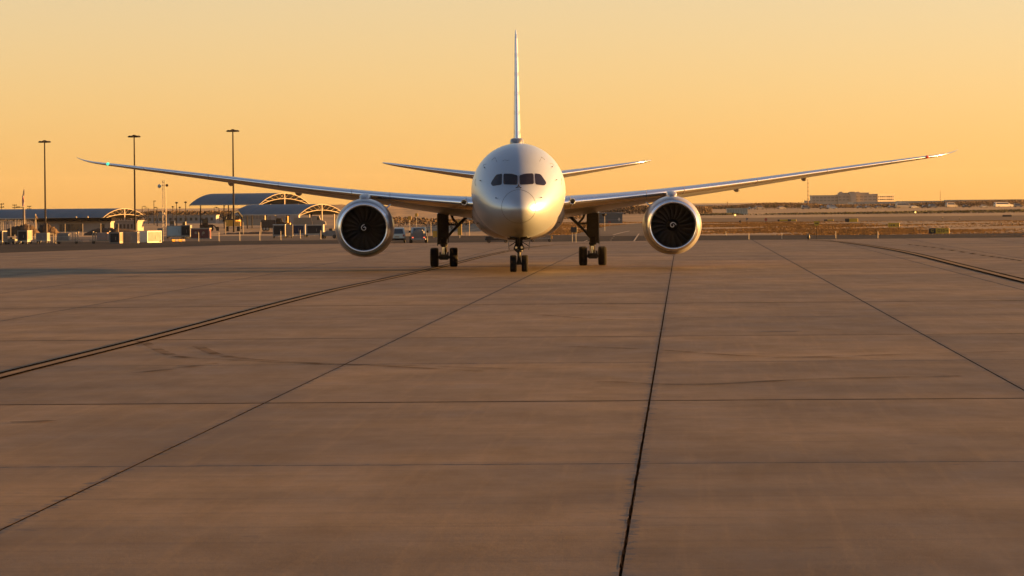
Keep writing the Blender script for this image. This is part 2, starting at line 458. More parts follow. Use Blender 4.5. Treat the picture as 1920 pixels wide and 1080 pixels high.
# service road and asphalt beyond the apron
def build_roads():
    a = sheet('service_road', [(-200, 170), (-90, 232), (-29.5, 416.9), (-19, 419.9), (60, 423.4), (60, 440), (26, 470), (21, 512), (-20, 512), (-20, 466), (-60, 474), (-110, 430), (-220, 300)], -.02, M_ASPH); tag(a, kind='structure')
    b = sheet('equipment_road', [(-110, 430), (-60, 474), (-20, 466), (-20, 536), (-70, 556), (-160, 560), (-220, 300)], -.012, M_ASPH2); tag(b, kind='structure')
    # a narrow taxiway running away behind the aircraft, and one crossing far on the right
    t = sheet('taxiway', [(7.2, 490), (21, 490), (27, 640), (32, 790), (28, 800), (17, 690)], -.008, M_ASPH2); tag(t, kind='structure')
    t2 = sheet('taxiway', [(32, 812), (260, 640), (420, 800), (300, 980), (40, 1000)], -.03, mat('taxiway_concrete', (.105, .070, .040), .9, spec=.1, var=.15, vscale=.02, stretch=(1, .3, 1))); tag(t2, kind='structure')
    sh = sheet('shoulder', [(20, 438), (60, 447), (110, 452), (110, 470), (70, 482), (44, 474), (24, 486)], -.025, M_ASPH); tag(sh, kind='structure')
    M_W = mat('road_white_paint', (.20, .16, .12), .8, var=.2, vscale=.5)
    ribbon('edge_line', spline([G(1186, 456), G(1190, 450), G(1194, 444), G(1198, 438)], 6), .18, -.004, M_W, a)
    ribbon('edge_line', spline([G(1085, 456), G(1096, 452.5), G(1102, 450)], 5), .15, -.002, M_W, a)
    ribbon('edge_line', spline([G(1150, 440), G(1166, 436), G(1180, 433)], 5), .3, -.003, M_W, t)
    for x, y in ((1141, 453.6), (1145, 450.3), (1147.5, 446.7), (1150.5, 443.5)):
        p = G(x, y); ribbon('lane_dash', [p, p + Vector((.15, 3.5, 0))], .22, -.003, M_W, a)
build_roads()

# ================================================================ the aircraft
PX, PY = .45, 232.0               # nose tip over the apron
M_SKIN = mat('silver_mica_paint', (.37, .43, .485), .33, .56, var=.03, vscale=.3, coat=.22, coat_r=.06)
M_GREY = mat('fairing_grey_paint', (.17, .17, .17), .32, .15, coat=.4, coat_r=.1, var=.08, vscale=.7)
M_WING = mat('wing_grey_paint', (.27, .285, .30), .3, .15, coat=.3, coat_r=.1, var=.06, vscale=.5)
M_POL = mat('polished_aluminium', (.80, .80, .81), .2, .95, var=.03, vscale=1.5)
M_NAC = mat('nacelle_paint', (.30, .30, .31), .3, .5, coat=.3, coat_r=.07, var=.03, vscale=.6)
M_GLASS = mat('cockpit_glass', (.008, .006, .008), .1, 0, spec=.4)
M_RUBBER = mat('tyre_rubber', (.008, .007, .007), .85, spec=.15, var=.2, vscale=6)
M_STEEL = mat('gear_steel', (.030, .028, .027), .55, .2, spec=.3, var=.3, vscale=5)
M_CHROME = mat('chrome_piston', (.75, .74, .72), .12, 1.0)
M_FAN = mat('fan_blade_composite', (.005, .005, .005), .45, .0, spec=.25)
M_BLACK = mat('dark_cavity', (.006, .006, .006), .8)
M_SEAM = mat('panel_seam', (.07, .07, .075), .7)
M_WHITE = mat('white_marking', (.9, .9, .88), .5)

plane = thing('airliner', 'silver twin engine jet airliner facing the camera on the concrete apron', 'airliner', (PX, PY, 0))

def pchip(xs, ys):
    n = len(xs); h = [xs[i + 1] - xs[i] for i in range(n - 1)]; d = [(ys[i + 1] - ys[i]) / h[i] for i in range(n - 1)]
    m = [d[0]] + [0 if d[i - 1] * d[i] <= 0 else 2 * d[i - 1] * d[i] / (d[i - 1] + d[i]) for i in range(1, n - 1)] + [d[-1]]
    def f(x):
        i = 0
        while i < n - 2 and x > xs[i + 1]: i += 1
        t = (x - xs[i]) / h[i]
        return (2 * t ** 3 - 3 * t * t + 1) * ys[i] + (t ** 3 - 2 * t * t + t) * h[i] * m[i] + (-2 * t ** 3 + 3 * t * t) * ys[i + 1] + (t ** 3 - t * t) * h[i] * m[i + 1]
    return f
ZC = 4.97
# station aft of the nose, half width, top, bottom (relative to the centre line)
FS = [(0, 0.0, -1.10, -1.10), (.05, .30, -.83, -1.36), (.15, .51, -.62, -1.55), (.35, .78, -.38, -1.75), (.65, 1.06, -.13, -1.93), (1.0, 1.31, .11, -2.08), (1.5, 1.59, .43, -2.25), (2.35, 1.96, 1.04, -2.46), (3.2, 2.23, 1.58, -2.61), (4.2, 2.47, 2.09, -2.74), (5.5, 2.69, 2.53, -2.86), (7, 2.82, 2.82, -2.93), (9, 2.885, 2.97, -2.97), (12, 2.885, 2.97, -2.97), (24, 2.885, 2.97, -2.97), (36, 2.885, 2.97, -2.97), (40, 2.80, 2.95, -2.75), (44, 2.50, 2.85, -1.85), (48, 2.02, 2.66, -.75), (52, 1.35, 2.35, .35), (55, .72, 1.95, 1.0), (56.7, .25, 1.65, 1.3)]
fy = [s[0] for s in FS]
F_W, F_T, F_B = (pchip([math.sqrt(y) for y in fy], [s[k] * (1.015 if k == 1 else 1) for s in FS]) for k in (1, 2, 3))
def fus_section(y, n=72, grow=0.0):
    q = math.sqrt(max(y, 0)); w, t, b = F_W(q) + grow, F_T(q) + grow, F_B(q) - grow
    zc = (t + b) / 2 if y > 6 else b + (t - b) * (.5 - .03 * (1 - y / 6))
    pts = []
    for k in range(n):
        a = 2 * PI * k / n; x = w * math.sin(a); c = math.cos(a)
        z = zc + (t - zc) * c if c >= 0 else zc + (zc - b) * c
        pts.append((x, y, ZC + z))
    return pts
def build_fuselage():
    ys = [.004, .02, .05, .09, .15, .23, .33, .45, .6, .78, 1.0, 1.2, 1.4, 1.6, 1.8, 2.0, 2.2, 2.4, 2.6, 2.8, 3.0, 3.3, 3.6, 4.0, 4.4, 4.9, 5.4, 6, 6.6, 7.3, 8, 9, 10.5, 12, 15, 18, 21, 24, 27, 30, 33, 36, 38, 40, 42, 44, 46, 48, 50, 52, 53.5, 55, 56, 56.7]
    n = 72; vs = [(0, 0, ZC - 1.10)]; fs = []
    for y in ys: vs += fus_section(y, n)
    fs += [(0, 1 + (k + 1) % n, 1 + k) for k in range(n)][::-1]
    for i in range(len(ys) - 1):
        for k in range(n):
            a = 1 + i * n + k; b = 1 + i * n + (k + 1) % n
            fs.append((a, b, b + n, a + n))
    fs.append(tuple(1 + (len(ys) - 1) * n + k for k in range(n)))
    o = MB().add(vs, fs).build('fuselage', M_SKIN, plane, 'all')
    fix_normals(o)
    return o, BVHTree.FromPolygons([Vector(v) for v in vs], fs)
fuselage, FBVH = build_fuselage()

def onto(x, z, off=.006, bvh=None):
    """point of the nose straight behind (x, z) as seen from the front"""
    h = (bvh or FBVH).ray_cast(Vector((x, -5, z)), Vector((0, 1, 0)))
    if h[0] is None: return None
    nn = h[1]
    if nn.y > 0: nn = -nn
    return h[0] + nn * off
def chaikin(p, k=2):
    for _ in range(k):
        q = []
        for i in range(len(p)):
            a, b = Vector(p[i]), Vector(p[(i + 1) % len(p)])
            q += [a * .88 + b * .12, a * .12 + b * .88]
        p = q
    return p
def pane(name, poly, m, parent, off=.01, rings=(1, .75, .5, .25), grow=None):
    c = sum((Vector(p) for p in poly), Vector((0, 0))) / len(poly)
    ed = chaikin(poly, 2); d = []
    for i in range(len(ed)):
        a, b = ed[i], ed[(i + 1) % len(ed)]; k = max(1, int((b - a).length / .12))
        d += [a.lerp(b, t / k) for t in range(k)]
    n = len(d); vs = []; fs = []
    if grow:      # a frame round the pane
        for s in (1.0, grow):
            for q in d:
                w = c + (q - c) * s if s == 1 else q + (q - c).normalized() * grow
                vs.append(onto(w.x, w.y, off))
        fs = [(i, (i + 1) % n, n + (i + 1) % n, n + i) for i in range(n)]
    else:
        for s in rings:
            for q in d: w = c + (q - c) * s; vs.append(onto(w.x, w.y, off))
        vs.append(onto(c.x, c.y, off)); m0 = len(vs) - 1
        for r in range(len(rings) - 1): fs += [(r * n + i, r * n + (i + 1) % n, (r + 1) * n + (i + 1) % n, (r + 1) * n + i) for i in range(n)]
        r = len(rings) - 1; fs += [(r * n + i, r * n + (i + 1) % n, m0) for i in range(n)]
    o = MB().add(vs, fs).build(name, m, parent, 'all'); fix_normals(o)
    return o
OUTER = [(.975, 6.01), (1.335, 5.95), (1.63, 5.52), (1.67, 5.40), (1.56, 5.265), (1.00, 5.335)]
INNER = [(.905, 6.01), (.40, 5.99), (.045, 5.885), (.06, 5.32), (.50, 5.33), (.925, 5.36)]
M_FRAME = mat('window_frame_metal', (.42, .43, .44), .3, .7)
for s in (-1, 1):
    for poly in (OUTER, INNER):
        pl = [(s * x, z) for x, z in poly]
        w = pane('cockpit_window', pl, M_GLASS, plane, .012)
        pane('window_frame', pl, M_FRAME, w, .009, grow=.022)

def seam(name, pts2, r=.014, parent=None, m=None, off=.002):
    pts = [onto(x, z, off) for x, z in pts2]; pts = [p for p in pts if p]
    return MB().tube(pts, r, 5).build(name, m or M_SEAM, parent or fuselage, True)
# radome joint, lightning strips, hatch, door cut-outs, probes, wipers
seam('radome_seam', [(1.03 * math.sin(a), 3.98 + (1.04 if math.cos(a) > 0 else .95) * math.cos(a)) for a in [2 * PI * k / 48 for k in range(49)]], .012)
for s in (-1, 1):
    seam('hatch_seam', [(s * 1.30, 6.75), (s * 1.42, 7.02), (s * 1.62, 6.85)], .014)
    seam('panel_seam', [(s * 1.95, 6.62), (s * 2.10, 6.60), (s * 2.16, 6.50)], .014)
    seam('panel_seam', [(s * 2.62, 5.72), (s * 2.66, 5.5), (s * 2.60, 5.3)], .014)
    for x, z in ((2.05, 6.42), (2.30, 5.62), (1.35, 4.55)):
        p = onto(s * x, z, .0)
        if p:
            MB().tube([p, p + Vector((s * .05, -.06, .0)), p + Vector((s * .06, -.22, 0))], [.03, .022, .012], 6).build('pitot_probe', M_STEEL, plane, True)
    # wiper
    a, b, c = onto(s * .03, 5.20, .03), onto(s * .10, 5.14, .03), onto(s * .17, 5.12, .03)
    MB().tube([onto(s * .02, 5.30, .03), a, b, c], .022, 6).build('wiper', M_STEEL, plane, True)
seam('escape_line', [(-.95, 6.78), (-.80, 6.85), (-.62, 6.80), (-.55, 6.86)], .010)
seam('windscreen_post_seam', [(.0, 5.25), (0, 5.6), (0, 5.9)], .012)

# wing to body fairing with its two air inlets
def build_fairing():
    st = [(13.5, 1.6, 3.2, 2.05), (15, 2.45, 3.75, 1.95), (17, 2.92, 4.15, 1.88), (19, 3.08, 4.3, 1.84), (22, 3.16, 4.3, 1.80), (27, 3.16, 4.2, 1.80), (31, 3.05, 4.0, 1.84), (35, 2.6, 3.6, 1.95), (38, 1.8, 3.0, 2.1)]
    n = 40; vs = []; fs = []
    ys = [13.5 + i * .7 for i in range(36)]
    fw, ft, fb = (pchip([s[0] for s in st], [s[k] for s in st]) for k in (1, 2, 3))
    for y in ys:
        w, t, b = fw(y), ft(y), fb(y)
        for k in range(n + 1):
            a = PI * k / n - PI / 2; e = 2 / 2.5
            cx, cz = math.sin(a), math.cos(a)
            vs.append((w * math.copysign(abs(cx) ** e, cx), y, t - (t - b) * abs(cz) ** e))
    for i in range(len(ys) - 1):
        for k in range(n):
            a = i * (n + 1) + k; fs.append((a, a + 1, a + n + 2, a + n + 1))
    fs.append(tuple(range(n + 1)))
    o = MB().add(vs, fs).build('belly_fairing', M_GREY, plane, 'all'); fix_normals(o)
    bv = BVHTree.FromPolygons([Vector(v) for v in vs], fs)
    for s in (-1, 1):
        pts = [onto(s * x, z, .02, bv) for x, z in ((2.68, 3.0), (2.50, 3.0), (2.32, 2.55), (2.50, 2.50))]
        if all(pts):
            MB().add(pts + [p + Vector((0, .3, 0)) for p in pts], [(0, 1, 2, 3), (0, 4, 5, 1), (1, 5, 6, 2), (2, 6, 7, 3), (3, 7, 4, 0)]).build('air_inlet', M_BLACK, o)
        seam_pts = [onto(s * x, z, .01, bv) for x, z in ((2.95, 3.4), (2.8, 2.9), (2.55, 2.4), (2.2, 2.1))]
        seam_pts = [p for p in seam_pts if p]
        if len(seam_pts) > 1: MB().tube(seam_pts, .012, 5).build('panel_seam', M_SEAM, o)
build_fairing()

# ---------------------------------------------------------------- wings
def airfoil(tc, camber=.003, n=18):
    """closed loop from trailing edge over the top to the leading edge and back below"""
    up, lo = [], []
    for i in range(n + 1):
        x = .5 * (1 - math.cos(PI * i / n))
        t = 5 * tc * (.2969 * math.sqrt(x) - .126 * x - .3516 * x * x + .2843 * x ** 3 - .1036 * x ** 4)
        c = camber * 4 * x * (1 - x) * (.6 + .8 * x)
        up.append((x, c + t)); lo.append((x, c - t * .92))
    return up[::-1] + lo[1:-1], n
def loft_wing(st, side, split, names, mats_, parent, vertical=False, cam=.003):
    """st: span, y of the leading edge, height, chord, t/c, incidence in degrees"""
    rings = []
    for (sp, yl, z, ch, tc, inc) in st:
        af, n = airfoil(tc, cam); ca, sa = math.cos(R(inc)), math.sin(R(inc)); ring = []
        for x, t in af:
            yy = yl + ch * (x * ca + t * sa); zz = ch * (t * ca - x * sa)
            ring.append((zz, yy, z) if vertical else (side * sp, yy, z + zz))
        rings.append(ring)
    m = len(rings[0]); outs = []
    af, n = airfoil(.1, cam)
    for part in (0, 1):
        mb = MB(); fs = []
        for i in range(len(rings) - 1):
            for k in range(m):
                k2 = (k + 1) % m
                xm = (af[k][0] + af[k2][0]) / 2
                if (xm < split) == (part == 1):
                    fs.append((i * m + k, i * m + k2, (i + 1) * m + k2, (i + 1) * m + k))
        if part == 0: fs.append(tuple((len(rings) - 1) * m + k for k in range(m)))
        if not fs: continue
        mb.add([p for r in rings for p in r], fs)
        me = mb.mesh(names[part], mats_[part], 'all')
        bm = bmesh.new(); bm.from_mesh(me); bmesh.ops.delete(bm, geom=[v for v in bm.verts if not v.link_faces], context='VERTS')
        bmesh.ops.recalc_face_normals(bm, faces=bm.faces)
        # make sure the surface faces outwards
        f = max(bm.faces, key=lambda f: f.calc_area()); bm.to_mesh(me); bm.free()
        outs.append(link(names[part], me, parent if part == 0 else outs[0]))
    return outs
def resample(st, n=40):
    fs = [pchip([s[0] for s in st], [s[k] for s in st]) for k in range(1, 6)]
    a, b = st[0][0], st[-1][0]
    xs = [a + (b - a) * (1 - (1 - i / n) ** 1.25) for i in range(n + 1)]
    return [(x, *(f(x) for f in fs)) for x in xs]
WING = [(1.5, 15.9, 4.10, 13.4, .105, 4.8), (3.0, 17.0, 4.24, 12.2, .105, 4.8), (6, 19.0, 4.49, 9.7, .103, 4.5), (9.7, 21.5, 4.85, 7.6, .10, 3.8), (15, 25.0, 5.45, 5.9, .10, 3.0), (20, 28.3, 6.10, 4.5, .097, 2.4), (25, 31.6, 6.74, 3.2, .095, 1.6), (27.5, 33.4, 7.06, 2.35, .095, 1.2), (29.2, 34.9, 7.28, 1.6, .09, .8), (30.05, 36.1, 7.47, .95, .085, .3), (30.52, 37.1, 7.65, .35, .08, 0)]
W40 = resample(WING, 44)
wing_at = {k: pchip([s[0] for s in WING], [s[j] for s in WING]) for j, k in ((1, 'y'), (2, 'z'), (3, 'c'))}
STAB = [(1.0, 47.2, 6.05, 7.2, .10, 1.2), (3, 48.7, 6.28, 5.9, .10, 1.0), (6.5, 51.2, 6.76, 3.9, .095, .8), (9.2, 53.2, 7.16, 2.4, .09, .5), (9.9, 54.3, 7.28, 1.3, .07, 0)]
for s in (-1, 1):
    wg = loft_wing(W40, s, .085, ('wing', 'leading_edge_slat'), (M_WING, M_POL), plane)
    loft_wing(resample(STAB, 14), s, .06, ('tailplane', 'leading_edge'), (M_WING, M_POL), plane, cam=0.0)
    # slat joints: shallow dark gaps across the leading edge
    for xj in (3.35, 8.35, 10.9, 15.9, 20.8, 25.4):
        y, z, c = wing_at['y'](xj), wing_at['z'](xj), wing_at['c'](xj)
        af, n_ = airfoil(.115); pts = []
        for x, t in af:
            if x < .085: pts.append((s * xj, y + c * x - .004, z + c * (t * 1.005 - x * .06)))
        MB().tube(pts, .012, 4).build('slat_gap', M_SEAM, wg[0])
    # flap track fairings below the trailing edge
    for xj, w, ln, h in ((14.8, .25, 3.4, .26), (19.5, .22, 2.9, .24)):
        y, z, c = wing_at['y'](xj) + wing_at['c'](xj) * .62, wing_at['z'](xj), wing_at['c'](xj)
        zb = z - c * .05 + .05
        prof = [(0, .02), (.12, .45), (.3, .8), (.5, 1), (.7, .85), (.88, .5), (1, .03)]
        mb = MB(); vs = []; n = 14
        for a, r_ in prof:
            for k in range(n):
                t = 2 * PI * k / n; vs.append((s * xj + w * r_ * math.cos(t), y + a * ln, zb - a * ln * .05 + h * r_ * math.sin(t)))
        fs = [(i * n + k, i * n + (k + 1) % n, (i + 1) * n + (k + 1) % n, (i + 1) * n + k) for i in range(len(prof) - 1) for k in range(n)]
        fix_normals(mb.add(vs, fs).build('flap_fairing', M_WING, plane, 'all'))
    # landing light in the wing root
    zl, yl = wing_at['z'](3.55), wing_at['y'](3.55)
    ll = MB().lathe([(-.30, .0), (-.30, .15), (-.34, .19), (-.2, .21), (.2, .21)], 20, 'Y', (s * 3.48, yl + .12, zl + .02)).build('landing_light', M_POL, plane, True)
    MB().lathe([(-.315, .0), (-.312, .09), (-.31, .145)], 16, 'Y', (s * 3.48, yl + .12, zl + .02)).build('lens', M_GLASS, ll, True)
    # navigation light
    xn = 28.05; M_NAV = mat('nav_green', (.0, .4, .2), .3, emit=(.10, 1.0, .62), estr=.14) if s < 0 else mat('nav_red', (.35, .02, .01), .3, emit=(1.0, .10, .03), estr=.03)
    nl = MB().lathe([(-.22, 0), (-.20, .05), (-.12, .09), (0, .11), (.12, .11)], 12, 'Y', (s * xn, wing_at['y'](xn) + .08, wing_at['z'](xn) + .02)).build('navigation_light', M_NAV, plane, True)
    nl['label'] = 'green glowing wingtip light' if s < 0 else 'dull red wingtip light'

# fin and rudder with pale and dark livery bands
def fin_material():
    m = bpy.data.materials.new('striped_fin_paint'); m.use_nodes = True; nt = m.node_tree; p = nt.nodes['Principled BSDF']
    tc = nt.nodes.new('ShaderNodeTexCoord'); sp = nt.nodes.new('ShaderNodeSeparateXYZ'); lnk(nt, tc.outputs['Object'], sp.inputs[0])
    a = nt.nodes.new('ShaderNodeMath'); a.operation = 'MULTIPLY_ADD'; a.inputs[1].default_value = -.12; lnk(nt, sp.outputs[1], a.inputs[0]); lnk(nt, sp.outputs[2], a.inputs[2])
    b = nt.nodes.new('ShaderNodeMath'); b.operation = 'MULTIPLY'; b.inputs[1].default_value = .78; lnk(nt, a.outputs[0], b.inputs[0])
    f = nt.nodes.new('ShaderNodeMath'); f.operation = 'FRACT'; lnk(nt, b.outputs[0], f.inputs[0])
    cr = nt.nodes.new('ShaderNodeValToRGB'); cr.color_ramp.interpolation = 'CONSTANT'
    cr.color_ramp.elements[0].color = (.46, .47, .48, 1); cr.color_ramp.elements[1].position = .78; cr.color_ramp.elements[1].color = (.14, .17, .22, 1)
    lnk(nt, f.outputs[0], cr.inputs[0]); lnk(nt, cr.outputs[0], p.inputs['Base Color'])
    p.inputs['Roughness'].default_value = .3; p.inputs['Coat Weight'].default_value = .5
    return m
FIN = [(7.2, 43.6, 7.2, 10.0, .062, 0), (8.4, 45.0, 8.4, 9.0, .062, 0), (11, 47.4, 11, 7.2, .064, 0), (14, 50.2, 14, 5.1, .066, 0), (16.2, 52.3, 16.2, 3.6, .066, 0), (16.75, 53.2, 16.75, 2.7, .055, 0), (17.0, 54.2, 17.0, 1.5, .04, 0)]
loft_wing(resample(FIN, 16), 1, .03, ('fin', 'leading_edge'), (fin_material(), M_POL), plane, vertical=True, cam=0.0)
# satcom radome on the crown
mb = MB(); st = [(16.4, .10, .04), (16.8, .38, .36), (17.3, .46, .46), (18.6, .46, .46), (19.3, .36, .3), (19.9, .1, .04)]; vs = []; n = 16
for y, w, h in st:
    for k in range(n + 1):
        a = PI * k / n; e = .45; c_, s_ = math.cos(a), math.sin(a)
        vs.append((w * math.copysign(abs(c_) ** e, c_) - .05, y, 7.88 + (h + .06) * abs(s_) ** e))
fs = [(i * (n + 1) + k, i * (n + 1) + k + 1, (i + 1) * (n + 1) + k + 1, (i + 1) * (n + 1) + k) for i in range(len(st) - 1) for k in range(n)]
fix_normals(mb.add(vs, fs).build('antenna_fairing', M_GREY, plane, True))
MB().prism([(12.0, 7.9), (12.35, 7.9), (12.45, 8.25), (12.3, 8.25)], -.02, .02, 'yz').build('blade_antenna', M_SKIN, plane)
MB().prism([(15.0, 7.9), (15.3, 7.9), (15.4, 8.18), (15.25, 8.18)], .30, .33, 'yz').build('blade_antenna', M_SKIN, plane)

# ---------------------------------------------------------------- engines
def fan_blade_mesh(n_blades):
    nr, nc = 7, 5; vs = []; fs = []
    for side in (0, 1):
        for i in range(nr):
            t = i / (nr - 1); r = .40 + t * 1.0
            tw = R(28 + 34 * t); ch = .42 + .26 * t; sweep = .10 * math.sin(PI * t) - .16 * t * t
            for j in range(nc):
                u = j / (nc - 1) - .5
                cam_ = .06 * (1 - 4 * u * u)
                a = u * ch; off = cam_ + (.012 * (1 - 4 * u * u) + .003) * (1 if side else -1)
                lx = a * math.sin(tw) + off * math.cos(tw); ly = a * math.cos(tw) - off * math.sin(tw)
                ang = (lx + sweep * .5) / r
                vs.append((r * math.sin(ang), ly, r * math.cos(ang)))
    N = nr * nc
    for i in range(nr - 1):
        for j in range(nc - 1):
            q = (i * nc + j, i * nc + j + 1, (i + 1) * nc + j + 1, (i + 1) * nc + j)
            fs.append(q); fs.append(tuple(N + k for k in q[::-1]))
    for i in range(nr - 1):
        a, b = i * nc, (i + 1) * nc; fs.append((a, b, N + b, N + a)); a += nc - 1; b += nc - 1; fs.append((a, N + a, N + b, b))
    me = MB().add(vs, fs).mesh('fan_blade', M_FAN, 'all')
    bm = bmesh.new(); bm.from_mesh(me); bmesh.ops.recalc_face_normals(bm, faces=bm.faces); bm.to_mesh(me); bm.free()
    return me
BLADE = fan_blade_mesh(20)
EZ, EX, EY = 2.71, 9.9, 16.4
ES = 1.025
OUTP = [(0, 1.50), (.015, 1.55), (.05, 1.60), (.12, 1.65), (.25, 1.705), (.45, 1.755), (.8, 1.80), (1.4, 1.845), (2.1, 1.855), (2.9, 1.82), (3.7, 1.73), (4.5, 1.58), (4.9, 1.48)]
OUTP = [(a_, r_ * ES) for a_, r_ in OUTP]
INP = [(0, 1.50 * ES), (.01, 1.465), (.04, 1.435), (.12, 1.405), (.3, 1.385), (.6, 1.385), (1.0, 1.405), (1.5, 1.415), (1.9, 1.415)]
for s in (-1, 1):
    cx = s * EX; C = (cx, EY, EZ)
    nac = MB().lathe(OUTP[6:] + [(4.9, 1.40), (4.2, 1.30)], 72, 'Y', C).build('engine', M_NAC, plane, 'all'); fix_normals(nac)
    nac['label'] = 'left engine nacelle' if s < 0 else 'sunlit right engine nacelle'
    nl = MB().lathe(OUTP[2:7], 72, 'Y', C).build('inlet_cowl', M_NAC, nac, 'all'); fix_normals(nl)
    lp = MB().lathe([(p[0] - .004, p[1] - .003 * 0) for p in INP[::-1][4:]] + [(q[0] - .002, q[1] + .001) for q in OUTP[:3]], 72, 'Y', C).build('inlet_lip', M_POL, nac, 'all'); fix_normals(lp)
    dk = MB().lathe([(p[0] + .3, p[1] + .0) for p in ((0, 1.384), (.3, 1.384), (.7, 1.404), (1.2, 1.414), (1.7, 1.414))], 72, 'Y', C).build('inlet_duct', mat('duct_liner', (.014, .014, .014), .6, spec=.2), nac, 'all')
    MB().lathe([(1.95, 1.42), (2.0, .2), (2.0, 0)], 48, 'Y', C).build('stator_disc', M_BLACK, nac)
    nb = 20
    for k in range(nb):
        b = link('fan_blade', BLADE, nac, (cx, EY + 1.35, EZ)); b.rotation_euler = (0, 2 * PI * (k + .3 * (s > 0)) / nb, 0)
    sp = MB().lathe([(.62, .0), (.64, .05), (.72, .14), (.9, .26), (1.12, .37), (1.35, .43), (1.7, .43)], 40, 'Y', C).build('spinner', mat('spinner_black', (.004, .004, .004), .5, spec=.2), nac, 'all'); fix_normals(sp)
    prof = pchip([0, .05, .14, .26, .37, .43], [.62, .64, .72, .9, 1.12, 1.35])
    vs = []; n = 40; ph = 1.2 if s > 0 else 2.6
    for k in range(n + 1):
        t = k / n; a = ph - t * 7.4; rr = .03 + .185 * t ** .9; w = .026 * (1 - .2 * t) * min(1, .35 + t * 6)
        for rad in (rr - w, rr + w):
            rad = max(rad, .002); vs.append((cx + rad * math.cos(a), EY + prof(rad) - .012, EZ + rad * math.sin(a)))
    fs = [(2 * k, 2 * k + 1, 2 * k + 3, 2 * k + 2) for k in range(n)]
    MB().add(vs, fs).build('spiral_mark', M_WHITE, nac)
    # core exhaust
    fix_normals(MB().lathe([(4.3, 1.0), (5.2, .86), (6.2, .62), (6.25, .5), (6.9, .2), (7.3, .02)], 32, 'Y', C).build('exhaust_nozzle', M_STEEL, nac, 'all'))
    # strake on the inboard shoulder
    an = R(48); bx, bz = -s * math.sin(an), math.cos(an)
    def sp_(y, r_, t): return (cx + bx * r_ + t * bz * s, EY + y, EZ + bz * r_ + t * abs(bx))
    ST = [(1.0, 1.78), (2.7, 1.82), (2.7, 2.26), (1.9, 2.24), (1.3, 1.98)]; k5 = len(ST)
    fix_normals(MB().add([sp_(y_, r_, t_) for t_ in (-.03, .03) for y_, r_ in ST], [tuple(range(k5)), tuple(range(2 * k5 - 1, k5 - 1, -1))] + [(i, (i + 1) % k5, k5 + (i + 1) % k5, k5 + i) for i in range(k5)]).build('nacelle_strake', M_NAC, nac))
    # pylon from the nacelle crown to the wing
    st = [(.9, .10, 1.72, 1.84), (1.3, .28, 1.70, 2.02), (2.0, .34, 1.65, 2.18), (3.4, .33, 1.55, 2.22), (5.0, .30, 1.2, 2.15), (6.5, .26, .9, 1.75), (8.5, .18, .85, 1.55), (10.5, .05, 1.0, 1.35)]
    vs = []; n = 16
    for y, w, z0, z1 in st:
        for k in range(n):
            a = 2 * PI * k / n; e = .55; c_, s_ = math.cos(a), math.sin(a)
            flare = 1 + (.55 if s_ < 0 else 0) * abs(s_) ** 2
            vs.append((cx + w * flare * math.copysign(abs(c_) ** e, c_), EY + y, EZ + (z0 + z1) / 2 + (z1 - z0) / 2 * math.copysign(abs(s_) ** e, s_)))
    fs = [(i * n + k, i * n + (k + 1) % n, (i + 1) * n + (k + 1) % n, (i + 1) * n + k) for i in range(len(st) - 1) for k in range(n)] + [tuple(range(n)), tuple(range((len(st) - 1) * n, len(st) * n))]
    fix_normals(MB().add(vs, fs).build('pylon', M_NAC, plane, 'all'))

# ---------------------------------------------------------------- landing gear
def tyre_mesh(rad, w, rim):
    h = w / 2; prof = [(-h * .72, rim), (-h * .95, rim + .04), (-h, rad * .78), (-h * .96, rad * .90), (-h * .80, rad * .975), (-h * .55, rad * .995)]
    for g in (-.4, -.13, .13, .4):
        prof += [((g - .035) * 2 * h * .62, rad), ((g - .03) * 2 * h * .62, rad - .018), ((g + .03) * 2 * h * .62, rad - .018), ((g + .035) * 2 * h * .62, rad)]
    prof += [(-a, r) for a, r in prof[5::-1]]
    return MB().lathe(prof, 40, 'X').mesh('wheel', M_RUBBER, 'all')
def rim_mesh(rim, w):
    h = w / 2; return MB().lathe([(-h * .80, rim + .005), (-h * .74, rim - .02), (-h * .45, rim * .82), (-h * .40, rim * .45), (-h * .7, rim * .34), (-h * .72, 0)], 28, 'X').lathe([(h * .80, rim + .005), (h * .74, rim - .02), (h * .45, rim * .82), (h * .40, rim * .45), (h * .7, rim * .34), (h * .72, 0)], 28, 'X').mesh('rim', M_STEEL, 'all')
TY, RM = tyre_mesh(.635, .53, .30), rim_mesh(.30, .53)
TYN, RMN = tyre_mesh(.52, .40, .24), rim_mesh(.24, .40)
GY = 29.3
